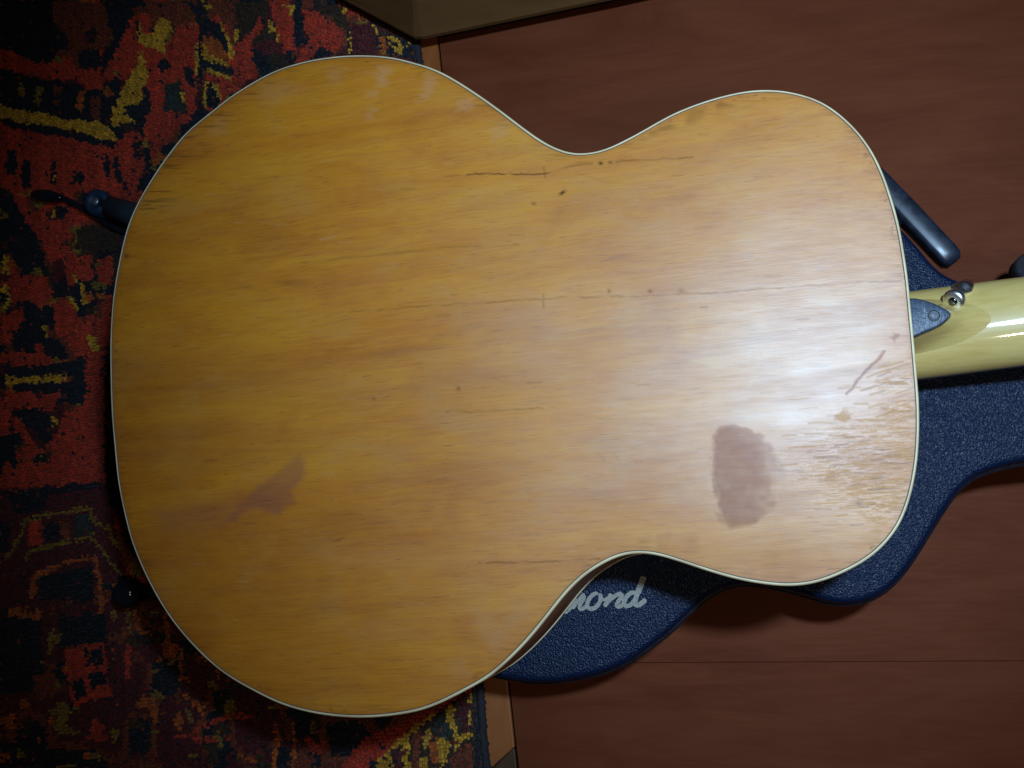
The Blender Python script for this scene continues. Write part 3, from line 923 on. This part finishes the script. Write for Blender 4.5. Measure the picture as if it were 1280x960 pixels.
# edge grime in the upper bout
dark = M(dark, 0.45 * soft([(795,172),(850,143),(900,126),(930,118),(940,128),(880,145),(830,168)], 9) * np.clip((wn3(px_ / 12, py_ / 7) - 0.35) * 2.2, 0, 1))
for _ in range(70):                                            # short dark flecks along the grain
    x, y = rng.uniform(170, 1120), rng.uniform(100, 860)
    L = rng.uniform(5, 22)
    dark = M(dark, rng.uniform(0.08, 0.26) * stroke([(x, y), (x + L, y - L * 0.05)], rng.uniform(0.9, 1.7), 0, False))
# stains
stain = M(stain, soft([(892,545),(900,535),(920,531),(950,545),(965,560),(977,580),(986,602),(980,625),(965,640),(945,655),(915,658),(903,650),(896,620),(890,590)], 3.5, sp_) * np.clip(1.15 - np.clip((px_ - 932) / 58, 0, 1) * (0.95 + 0.8 * (wn2(px_ / 7, py_ / 7) - 0.5)), 0, 1) * (0.84 + 0.25 * wn4(px_ / 9, py_ / 8)))
stain = M(stain, 0.75 * stroke([(905,650),(897,620),(891,590),(893,547),(901,536),(920,532),(948,545)], 3.2, 0, False, sp_) * (0.7 + 0.5 * wn4(px_ / 9, py_ / 9)))
stain = M(stain, 0.9 * soft([(893,640),(940,655),(915,660),(903,652)], 4, sp_))
stain = M(stain, 0.30 * soft([(930,560),(1000,600),(1012,635),(960,655),(900,650)], 18))
stain = M(stain, 0.85 * soft([(380,570),(385,580),(381,600),(368,612),(372,628),(360,632),(352,645),(335,642),(325,635),(310,640),(300,655),(283,652),(300,630),(325,610),(350,592),(370,575)], 4, sp_))
stain = M(stain, 0.4 * soft([(190,640),(300,612),(320,640),(280,660),(210,668)], 14))
stain = M(stain, 1.0 * stroke([(1057,493),(1062,488),(1068,480),(1080,467),(1098,450),(1106,440)], 2.3, 11, False, sp_ * 0.5 + pts * 0.5))
stain = M(stain, 0.8 * soft([(1112,424),(1118,417),(1124,418),(1121,424),(1115,428)], 2, sp_))
# milky, rubbed lacquer
for poly, a, bl_ in [([(470,80),(489,84),(487,107),(471,110)],0.9,4),([(460,114),(474,116),(470,124),(458,122)],0.7,3),([(461,138),(470,138),(468,150),(459,152)],0.8,3),
    ([(534,92),(548,95),(545,112),(530,130),(524,128)],0.85,4),([(576,125),(592,124),(590,140),(572,140)],0.9,4),([(616,160),(632,152),(634,166),(618,178)],0.75,4),
    ([(410,85),(437,88),(425,105),(412,104)],0.5,5),([(330,108),(360,100),(380,112),(350,128),(325,130)],0.45,7),([(268,150),(284,146),(280,168),(262,170)],0.4,6),
    ([(720,688),(748,664),(785,668),(782,690),(755,700),(728,708)],0.7,6),([(795,672),(812,668),(812,686),(797,688)],0.95,3.5),([(820,666),(836,664),(836,686),(822,688)],0.95,3.5),
    ([(852,672),(870,668),(873,694),(856,698)],0.95,3.5),([(955,690),(975,686),(972,722),(955,720)],0.6,5),([(590,762),(612,766),(640,800),(622,820),(604,800)],0.85,6),([(640,748),(662,755),(650,788),(636,775)],0.7,6),
    ([(560,826),(582,822),(590,845),(566,850)],0.6,6),([(980,705),(1060,690),(1100,660),(1112,668),(1060,712),(990,724)],0.55,9),([(745,633),(772,629),(770,640),(742,644)],0.8,2.5),
    ([(655,440),(676,374),(690,376),(690,430),(676,470),(640,462)],0.35,9),([(560,372),(672,376),(672,400),(590,440)],0.25,14),([(1040,118),(1080,165),(1095,210),(1075,200),(1050,150)],0.45,10),
    ([(400,690),(560,680),(640,690),(560,706),(420,712)],0.35,10),([(430,780),(520,775),(540,800),(450,812)],0.3,12)]:
    haze = M(haze, a * soft(poly, bl_))
# pale scratches and dings
for line, w, a in [([(747,566),(756,575),(765,580),(775,582)],2.0,1.0),([(768,568),(774,576),(781,583)],1.8,0.9),([(789,572),(795,580),(803,578)],1.6,0.8),([(720,604),(735,601),(750,602)],2.0,0.5),
                   ([(695,611),(712,609)],1.8,0.6),([(722,640),(742,637)],1.7,0.9),([(405,303),(421,298)],1.4,0.9),([(660,434),(670,452)],1.6,0.5),([(682,459),(688,470)],1.5,0.6),([(751,356),(746,352)],2.5,0.6),
                   ([(420,620),(421,626)],1.2,0.5),([(430,498),(447,500)],2.0,0.5),([(560,560),(572,556)],1.2,0.5)]:
    haze = M(haze, a * stroke(line, w, 0, False, jp * 0.6 + pts * 0.4))
for q_ in range(260):
    x, y = rng.uniform(170, 1130), rng.uniform(90, 870)
    L = rng.uniform(4, 16)
    if q_ % 9 == 0:
        haze = M(haze, rng.uniform(0.15, 0.4) * stroke([(x, y), (x + rng.uniform(-6, 6), y + L)], rng.uniform(0.8, 1.2), 0, False)); continue
    haze = M(haze, rng.uniform(0.2, 0.7) * stroke([(x, y), (x + L, y - L * rng.uniform(-0.05, 0.15))], rng.uniform(0.8, 1.3), 0, False))
# bare wood where the lacquer flaked off, by the neck joint
fl = np.clip((0.6 * wn1(px_ / 13 + 9, py_ / 1.9 + 4) + 0.4 * wn2(px_ / 4, py_ / 1.7) - 0.44) * 7, 0, 1)
for poly, bl_, a in [([(1092,478),(1142,464),(1144,482),(1120,486),(1100,487)],5,1),([(1096,506),(1142,504),(1145,520),(1110,520)],5,1),([(1120,556),(1146,556),(1146,566),(1116,566)],4,1),
                    ([(1034,586),(1060,582),(1064,598),(1034,600)],5,1),([(1056,600),(1075,604),(1074,622),(1058,616)],5,1),([(1075,622),(1130,618),(1118,650),(1095,660),(1080,645)],10,1)]:
    bare = M(bare, a * fl * soft(poly, bl_))
bare = M(bare, soft([(1042,520),(1052,516),(1056,511),(1059,517),(1066,518),(1060,524),(1055,527),(1046,527)], 1.6))
bare = M(bare, 0.55 * soft([(880,690),(980,668),(1070,660),(1090,675),(1040,700),(960,712),(900,700)], 18))
# redder timber in the lower bout and along the stripes
for x, y, rx, ry, a in [(230,480,190,36,0.55),(200,545,120,24,0.6),(330,560,150,28,0.45),(220,690,110,40,0.45),(420,500,120,14,0.3),(560,590,120,20,0.3),(330,750,120,30,0.35),(820,560,60,18,0.3),(760,615,110,16,0.35),(640,470,80,14,0.3)]:
    warmth = M(warmth, a * blob(x, y, rx, ry, -0.06) * (0.6 + 0.8 * wn2(px_ / 90, py_ / 6)))
relief = M(relief, 1.0 * blob(1095, 570, 95, 85) + 0.6 * blob(1020, 590, 110, 50))
relief = M(relief, 0.30 * blob(980, 380, 220, 150)); relief = M(relief, 0.9 * np.clip(1 - edge_d / 22, 0, 1) * (px_ > 1050))
relief = np.clip(relief * (1 - 0.75 * stain), 0, 1)
# flaking lacquer: dense short splits along the grain near the neck end
for q_ in range(420):
    if q_ % 3:
        x, y = rng.normal(1075, 48), rng.normal(582, 36)
    else:
        x, y = rng.normal(1118, 16), rng.uniform(455, 640)
    L = rng.uniform(6, 30); w_ = rng.uniform(0.75, 1.25); sl = -0.06 + rng.normal(0, 0.03) - (0.25 if (x > 1085 and y < 525) else 0)
    if 895 < x < 985 and 535 < y < 655: continue
    line = [(x - L / 2, y - sl * L / 2), (x, y + rng.normal(0, 0.6)), (x + L / 2, y + sl * L / 2)]
    if q_ % 5 < 2: bare = M(bare, rng.uniform(0.5, 1.0) * stroke(line, w_ * 1.2, 0, False))
    elif q_ % 5 == 2: dark = M(dark, rng.uniform(0.2, 0.45) * stroke(line, w_, 0, False))
    else: haze = M(haze, rng.uniform(0.5, 1.1) * stroke(line, w_, 0, False))

nx, ny = len(gx), len(gy)
ok = edge_d > 2.0
idx = np.arange(nx * ny).reshape(ny, nx)
qa, qb, qc, qd = idx[:-1, :-1].ravel(), idx[:-1, 1:].ravel(), idx[1:, 1:].ravel(), idx[1:, :-1].ravel()
kq = ok[qa] & ok[qb] & ok[qc] & ok[qd]
Q = np.column_stack([qa, qd, qc, qb])[kq]
used = np.unique(Q)
remap = np.full(nx * ny, -1); remap[used] = np.arange(len(used))
back = big_mesh('back', W[used], remap[Q], M_BACK, guitar, True)
for nm, (r_, g_, b_) in (('marks_a', (dark, stain, haze)), ('marks_b', (bare, warmth, relief))):
    att = back.data.attributes.new(nm, 'FLOAT_COLOR', 'POINT')
    att.data.foreach_set('color', np.clip(np.column_stack([r_, g_, b_, np.ones(N)])[used], 0, 1).astype(np.float32).ravel())
pol = np.clip(0.25 + 0.54 * np.exp(-(((px_ - 970) / 370) ** 2 + ((py_ - 460) / 290) ** 2)) + 0.25 * soft([(575,400),(600,380),(700,372),(720,420),(700,470),(590,480)], 22) + 0.10 * (wn3(px_ / 70, py_ / 40) - 0.5) + 0.16 * (wn1(px_ / 22, py_ / 2.4) - 0.5), 0.1, 1)
att = back.data.attributes.new('polish', 'FLOAT', 'POINT')
att.data.foreach_set('value', pol[used].astype(np.float32))
prop(back, 'worn amber back with cracks, a purple brown stain and flaking lacquer')

# binding, purfling, side and front
loop = resample(body_w, 700)
mesh_obj('binding', *ring_sweep(loop, [(0.0, Z_BACK - 0.0055), (0.0003, Z_BACK - 0.001), (-0.0003, Z_BACK + 0.0001), (-0.0013, Z_BACK + 0.00045), (-0.0013, Z_BACK - 0.003)]), M_BIND, guitar)
mesh_obj('purfling', *ring_sweep(loop, [(-0.0012, Z_BACK - 0.002), (-0.0012, Z_BACK + 0.00038), (-0.0018, Z_BACK + 0.00042), (-0.0018, Z_BACK - 0.002)]), M_PURF, guitar)
mesh_obj('side', *ring_sweep(loop, [(-0.0012, Z_FRONT), (-0.0005, Z_FRONT + 0.002), (-0.0006, Z_BACK - 0.003)], False), M_SIDE, guitar)
mesh_obj('binding', *ring_sweep(loop, [(-0.003, Z_FRONT - 0.0008), (0.0, Z_FRONT - 0.0008), (0.0, Z_FRONT + 0.0045), (-0.003, Z_FRONT + 0.0045)]), M_BIND, guitar)
fr = resample(body_w, 200); nf = outward(fr)
rings = [fr - nf * 0.0015]
for k in (0.8, 0.5, 0.25): rings.append(ctr + (fr - nf * 0.0015 - ctr) * k)
zf = [Z_FRONT, Z_FRONT - 0.003, Z_FRONT - 0.0055, Z_FRONT - 0.0065]
Vf = np.vstack([np.column_stack([r, np.full(len(r), z)]) for r, z in zip(rings, zf)])
Ff = [(a * 200 + i, (a + 1) * 200 + i, (a + 1) * 200 + (i + 1) % 200, a * 200 + (i + 1) % 200) for a in range(3) for i in range(200)]
Ff.append([600 + i for i in range(200)])
mesh_obj('soundboard', Vf, Ff, M_SIDE, guitar)

# neck: half-round, its head end rising a little away from the case
ZN = 0.106
na, nb = ground(1148, 419, ZN), ground(1280, 405, ZN)
nd = (nb - na); nd /= np.linalg.norm(nd)
NECK_PITCH = math.radians(7.0)
ndv = Vector(nd) * math.cos(NECK_PITCH) + Vector((0, 0, math.sin(NECK_PITCH)))
nside = Vector((0, 0, 1)).cross(ndv).normalized(); nup = ndv.cross(nside).normalized()
halfw = 0.5 * np.linalg.norm(ground(1214, 356, ZN) - ground(1214, 467.5, ZN)) * 0.995
Vn, Fn = [], []
segs, stations = 28, 16
NL = 0.40
for i in range(stations):
    s = -0.035 + NL * i / (stations - 1)
    c = Vector(na) + ndv * s
    hw = halfw * (1.0 - 0.22 * max(s, 0) / NL)
    dep = 0.0205 - 0.003 * max(s, 0) / NL
    for k in range(segs + 1):
        a = math.pi * k / segs
        ca, sa = math.cos(a), math.sin(a)
        Vn.append(tuple(c + nside * (hw * math.copysign(abs(ca) ** 0.92, ca)) + nup * (dep * sa ** 0.9)))
for i in range(stations - 1):
    for k in range(segs):
        a = i * (segs + 1) + k
        Fn.append((a, a + 1, a + segs + 2, a + segs + 1))
    Fn.append((i * (segs + 1), (i + 1) * (segs + 1), (i + 1) * (segs + 1) + segs, i * (segs + 1) + segs))
Fn.append([k for k in range(segs + 1)]); Fn.append([(stations - 1) * (segs + 1) + k for k in range(segs + 1)][::-1])
neck = mesh_obj('neck', Vn, Fn, M_NECK, guitar)
fb = []
for s in (-0.02, NL - 0.04):
    hw = halfw * (1.0 - 0.22 * max(s, 0) / NL)
    for sd in (1, -1):
        for h in (-0.0005, -0.006):
            fb.append(tuple(Vector(na) + ndv * s + nside * (hw * sd * 0.99) + nup * h))
mesh_obj('fretboard', fb, [(0, 1, 3, 2), (4, 6, 7, 5), (0, 2, 6, 4), (1, 5, 7, 3), (0, 4, 5, 1), (2, 3, 7, 6)], M_FRET, neck, False)
hp = []
for s, w in ((NL - 0.045, 0.82), (NL - 0.01, 1.35), (NL + 0.13, 1.15)):
    for sd in (1, -1):
        for h in (0.002, -0.012): hp.append(tuple(Vector(na) + ndv * s + nside * (halfw * w * sd) + nup * h))
hf = []
for a in (0, 4):
    hf += [(a, a + 4, a + 6, a + 2), (a + 1, a + 3, a + 7, a + 5), (a, a + 1, a + 5, a + 4), (a + 2, a + 6, a + 7, a + 3)]
hf += [(0, 2, 3, 1), (8, 9, 11, 10)]
mesh_obj('headstock', hp, hf, M_NECK, guitar, False)

# heel block and its cap
cap_px = [(1128,373),(1138,373),(1145,373),(1157.5,376),(1169,380),(1180,385.5),(1185.6,389),(1188.4,392.5),(1186.5,397),(1178,405),(1167,411),(1153,417),(1142.5,421.5),(1128,424)]
Z_CAP = Z_BACK - 0.016
cap_w = resample(catmull(ground_n(cap_px, Z_CAP)[:, :2], 5), 90)
low_px = [(1128,372),(1140,371),(1152,371),(1168,372),(1192,376),(1216,383),(1232,391),(1240,401),(1236,413),(1222,426),(1200,440),(1174,452),(1145,462),(1128,464)]
low_w = resample(catmull(ground_n(low_px, 0.121)[:, :2], 5), 90)
_rel = np.column_stack([low_w, np.full(90, na[2])]) - na
_lat = np.clip(np.abs(_rel @ np.array(nside)) / halfw, 0, 0.999)
low_z = ZN + (_rel @ np.array(ndv)) * math.tan(NECK_PITCH) + 0.0205 * np.sqrt(1 - _lat ** 2) ** 0.9 - 0.0008
Vh, Fh = [], []
NR = 16
for i in range(NR):
    t = i / (NR - 1)
    z = (Z_CAP - 0.0012) * (1 - t) + low_z * t
    e = 0.48 * t + 0.52 * t ** 6
    r = cap_w * (1 - e) + low_w * e
    Vh.append(np.column_stack([r, z]))
Vh = np.vstack(Vh)
for i in range(NR - 1):
    for k in range(90):
        l = (k + 1) % 90
        Fh.append((i * 90 + k, i * 90 + l, (i + 1) * 90 + l, (i + 1) * 90 + k))
Fh.append(list(range(90)))
heel = mesh_obj('heel', Vh, Fh, M_NECK, guitar)
if area2(cap_w) < 0: cap_w = cap_w[::-1]
Vc, Fc = ring_sweep(cap_w, [(-0.0004, Z_CAP - 0.0014), (0.0, Z_CAP - 0.0008), (0.0, Z_CAP - 0.0002), (-0.0005, Z_CAP + 0.0005), (-0.0012, Z_CAP + 0.0007)], False)
Fc.append([4 * 90 + k for k in range(90)])
capo = mesh_obj('heel_cap', Vc, Fc, M_HEEL, heel)
prop(capo, 'scratched dark blue grey heel cap')
sp = ground(1167, 395, Z_CAP)
mesh_obj('plug', *lathe((sp[0], sp[1], Z_CAP + 0.0004), (0, 0, 1), [(0.0034, 0), (0.0034, 0.0005), (0.0026, 0.00045), (0.0012, 0.0002), (0.0002, 0.0002)]), M_GREYTUBE, heel)

# strap button on the heel's side
b0, b1 = Vector(ground(1206, 360, 0.118)), Vector(ground(1191, 377, 0.132))
ax = (b1 - b0); L = ax.length; ax.normalize()
btn = mesh_obj('strap_button', *lathe(b0, ax, [(0.0058, 0), (0.0062, 0.06 * L), (0.0064, 0.22 * L), (0.0060, 0.30 * L), (0.0042, 0.38 * L), (0.0036, 0.50 * L), (0.0038, 0.62 * L), (0.0050, 0.72 * L), (0.0062, 0.80 * L), (0.0066, 0.87 * L), (0.0062, 0.95 * L), (0.0050, 1.0 * L), (0.002, 1.0 * L)]), M_CHROME, guitar)
mesh_obj('screw', *lathe(b0 + ax * (L * 1.0), ax, [(0.0026, 0), (0.0026, 0.0004), (0.0018, 0.0011), (0.0004, 0.0013)]), M_DKCHROME, btn)
mesh_obj('felt_washer', *lathe(b0 - ax * 0.002, ax, [(0.0050, 0), (0.0054, 0.0006), (0.0054, 0.0018), (0.0048, 0.0024)]), M_DKCHROME, btn)

# ------------------------------------------------------------------ guitar case
CASE = [(615,847),(640,852),(673,856),(707,854),(740,848),(767,840),(793,827),(817,810),(840,792),(860,773),(880,755),(900,741.5),(920,735),(945,734.5),(975,740),(1005,748),(1031,756),(1061,758.5),
 (1087,753),(1110,740),(1129,721),(1147.5,695),(1166,665),(1185,635),(1200,615),(1219,600),(1245,590.5),(1280,583),(1400,571),(1560,556),(1760,545),(1800,520),(1805,440),(1790,360),(1740,335),(1560,338),(1400,343),
 (1280,350),(1240,354.5),(1220,355.5),(1203,354.5),(1183,347.5),(1165,333.5),(1151,316),(1127,290),(1095,262),(1040,245),(960,250),(880,290),(800,300),(720,270),(620,235),(500,230),(400,290),(340,400),(330,540),(370,680),(450,780),(540,830)]
Z_LID = 0.075
case_w = ground_n(smooth_loop(resample(catmull(CASE, 8), 800), 4), 0.062)[:, :2]
case_w = resample(case_w, 700)
if area2(case_w) < 0: case_w = case_w[::-1].copy()
cz = case_w.mean(0)
case = thing('guitar_case', (cz[0], cz[1], 0), 'blue black textured guitar case with grey script lettering lying under the guitar', 'guitar case')
prof = [(-0.0035, 0.0435), (-0.0022, 0.046), (-0.0022, 0.0685), (-0.0027, 0.0715), (-0.0040, 0.0736), (-0.0058, 0.0746), (-0.0080, Z_LID)]
Vl, Fl = ring_sweep(case_w, prof, False)
n7 = len(case_w)
Fl.append([(len(prof) - 1) * n7 + i for i in range(n7)])
lid = mesh_obj('lid', Vl, Fl, M_LEATHER, case)
mesh_obj('piping', *ring_sweep(case_w, [(-0.004, 0.056), (-0.0008, 0.0565), (0.0, 0.059), (0.0, 0.062), (-0.001, 0.0645), (-0.004, 0.065)]), M_RIM, lid)
mesh_obj('valance', *ring_sweep(case_w, [(-0.004, 0.038), (-0.0004, 0.0385), (-0.0004, 0.0428), (-0.004, 0.0432)]), M_DKCHROME, case)
Vb, Fb = ring_sweep(case_w, [(-0.008, 0.0), (-0.004, 0.002), (-0.0024, 0.006), (-0.0024, 0.0379), (-0.006, 0.0385)], False)
Fb.append(list(range(n7))[::-1])
mesh_obj('tray', Vb, Fb, M_LEATHER, case)

# handle on the case's flank
h0, h1 = Vector(ground(1066, 195, 0.052)), Vector(ground(1192, 329, 0.052))
hd = (h1 - h0).normalized(); hs = Vector((0, 0, 1)).cross(hd).normalized()
HL = (h1 - h0).length
sec = []
for k in range(20):
    t = 2 * math.pi * k / 20
    sec.append((0.0078 * math.copysign(abs(math.cos(t)) ** 0.42, math.cos(t)), 0.0085 * math.copysign(abs(math.sin(t)) ** 0.42, math.sin(t))))
sec = sec[::-1]
NS = len(sec)
Vg, Fg = [], []
stn = [(0, 0.5), (0.003, 0.85), (0.010, 1.0), (0.013, 0.93), (0.020, 0.93), (HL * 0.5, 1.0), (HL - 0.024, 0.97), (HL - 0.008, 0.97), (HL - 0.003, 0.90), (HL, 0.62)]
for d, sc in stn:
    for a, b in sec: Vg.append(tuple(h0 + hd * d + hs * (a * sc) + Vector((0, 0, b * sc))))
for i in range(len(stn) - 1):
    for k in range(NS):
        l = (k + 1) % NS
        Fg.append((i * NS + k, i * NS + l, (i + 1) * NS + l, (i + 1) * NS + k))
Fg.append(list(range(NS))[::-1]); Fg.append([(len(stn) - 1) * NS + k for k in range(NS)])
handle = mesh_obj('handle', Vg, Fg, M_HANDLE, case)
prop(handle, 'glossy black handle on the flank of the case')
for d in (0.030, HL - 0.045):
    p = h0 + hd * d
    mesh_obj('mount', *tube([p, p - hs * 0.012, p - hs * 0.024], [0.0045, 0.004, 0.0045], 8), M_BLACKP, handle)
lt = ground(1289, 333, 0.05)
mesh_obj('latch', *lathe((lt[0], lt[1], 0.030), (0, 0, 1), [(0.009, 0), (0.0098, 0.004), (0.0098, 0.018), (0.0090, 0.0195), (0.0082, 0.020), (0.0008, 0.020)]), M_EDGE, case)

# script lettering on the lid
S8 = 8.0
STROKES = [
 (4.9, [(205,530),(250,492),(300,440),(338,392)]),
 (4.9, [(338,392),(318,432),(285,488)]),
 (4.6, [(300,462),(350,398),(392,352),(408,352)]),
 (4.9, [(408,350),(392,395),(362,448),(358,482),(385,490),(432,455)]),
 (5.2, [(545,338),(515,335),(470,365),(436,425),(440,472),(480,488),(522,468),(560,415),(568,362),(545,338)]),
 (4.0, [(562,352),(585,392),(622,392),(655,362),(668,342)]),
 (5.2, [(674,336),(645,395),(604,466)]),
 (4.8, [(622,442),(668,392),(725,350),(782,330)]),
 (5.2, [(784,330),(770,372),(738,425),(728,455),(757,466),(808,428)]),
 (5.4, [(915,335),(885,325),(838,355),(803,412),(812,455),(852,456),(890,425),(925,365)]),
 (7.4, [(1000,165),(985,205),(958,275),(936,335)]),
 (6.0, [(942,318),(918,385),(910,435),(940,452),(985,425),(1020,392)]),
]
Vt, Ft = [], []
zt = Z_LID + 0.00025
for si, (w, st) in enumerate(STROKES):
    P = np.array([ground(680 + x / S8, 700 + y / S8, Z_LID)[:2] for x, y in st])
    P = resample(catmull(P, 8, False), 34, False)
    hwid = 0.5 * w * np.linalg.norm(ground(760, 740, Z_LID) - ground(761, 740, Z_LID))
    tang = np.gradient(P, axis=0); tang /= np.linalg.norm(tang, axis=1)[:, None]
    nrm = np.stack([-tang[:, 1], tang[:, 0]], 1)
    # rounded ends
    q = np.linspace(0, 1, 34); endd = np.minimum(q, 1 - q) * 33
    ww = hwid * np.clip(np.sqrt(np.clip(1 - (1 - np.clip(endd / 2.5, 0, 1)) ** 2, 0.02, 1)), 0, 1) * (0.93 + 0.14 * rng.random(34))
    b = len(Vt); z = zt + si * 0.00003
    for i in range(34):
        a_, c_ = P[i] + nrm[i] * ww[i], P[i] - nrm[i] * ww[i]
        Vt.append((a_[0], a_[1], z)); Vt.append((c_[0], c_[1], z))
    for i in range(33): Ft.append((b + 2 * i, b + 2 * i + 2, b + 2 * i + 3, b + 2 * i + 1))
letter = mesh_obj('lettering', Vt, Ft, M_PRINT, lid, False)
prop(letter, 'silver grey script lettering ending in mond')
rp = [tuple(np.append(ground(680 + (1050 + 17 * math.cos(t)) / S8, 700 + (312 + 19 * math.sin(t)) / S8, Z_LID)[:2], Z_LID + 0.0002)) for t in np.linspace(0, 2 * math.pi, 17)]
Vr, Fr = tube(rp, 0.00035, 6, False)
M_PRINT2 = plain('faint_grey_print', (0.10, 0.13, 0.19), 0.5, 0, 0.4, 900)
mesh_obj('registered_mark', Vr, Fr, M_PRINT2, lid)

# ------------------------------------------------------------------ things lying on the rug
zt = RUG_Z + 0.0015
c0 = ground(118, 251, zt + 0.018)
tb = thing('tube', (c0[0], c0[1], zt), 'dark grey tube with a round blue end cap poking out from under the guitar', 'tube')
c1, c2 = ground(178, 272, zt + 0.012), ground(330, 326, zt + 0.012)
mesh_obj('shaft', *tube([(c0[0] + 0.004, c0[1] - 0.001, zt + 0.0095), tuple(c1[:2]) + (zt + 0.0115,), tuple(c2[:2]) + (zt + 0.0115,)], [0.0085, 0.0112, 0.0115], 20), M_GREYTUBE, tb)
capb = mesh_obj('end_cap', *lathe((c0[0], c0[1], zt), (0, 0, 1), [(0.0105, 0), (0.0112, 0.002), (0.0114, 0.013), (0.0106, 0.0168), (0.0085, 0.018), (0.0048, 0.0175), (0.0044, 0.0165), (0.0005, 0.0163)]), M_BLUECAP, tb)
mesh_obj('screw', *lathe((c0[0], c0[1], zt + 0.0155), (0, 0, 1), [(0.0036, 0), (0.0036, 0.0014), (0.0026, 0.0024), (0.0004, 0.0027)]), M_STEEL, capb)

cpx = [(77,247),(90,253),(105,262),(122,273),(140,283),(165,292),(205,300),(300,300)]
cw = [tuple(ground(x, y, zt + 0.003)) for x, y in cpx]
cord = thing('cord', cw[0][:2] + (zt,), 'thin black cord with a glossy bulb tip beside the blue cap', 'cord')
mesh_obj('lead', *tube(catmull(np.array(cw), 6, False), 0.0026, 8), M_BLACKP, cord)
t0, t1 = Vector(ground(39, 243, zt + 0.006)), Vector(ground(79, 248, zt + 0.005))
tx = (t1 - t0); TL = tx.length
mesh_obj('tip', *lathe(t0, tx, [(0.0006, 0), (0.0030, 0.06 * TL), (0.0050, 0.25 * TL), (0.0058, 0.5 * TL), (0.0050, 0.72 * TL), (0.0034, 0.9 * TL), (0.0026, TL)], 20), M_BLACKP, cord)

kx = ground(161, 742, zt + 0.012)
knob = thing('knob', (kx[0], kx[1], zt), 'glossy black round knob lying on the rug at lower left of guitar', 'knob')
mesh_obj('ball', *lathe((kx[0], kx[1], zt), (0, 0, 1), [(0.006, 0), (0.0092, 0.003), (0.0112, 0.0075), (0.0118, 0.012), (0.0110, 0.017), (0.0088, 0.0208), (0.0052, 0.0228), (0.0005, 0.0235)]), M_BLACKP, knob)
k2 = ground(240, 735, zt + 0.01)
mesh_obj('stem', *tube([(kx[0] + 0.008, kx[1], zt + 0.0095), (k2[0], k2[1], zt + 0.0095)], 0.006, 12), M_BLACKP, knob)
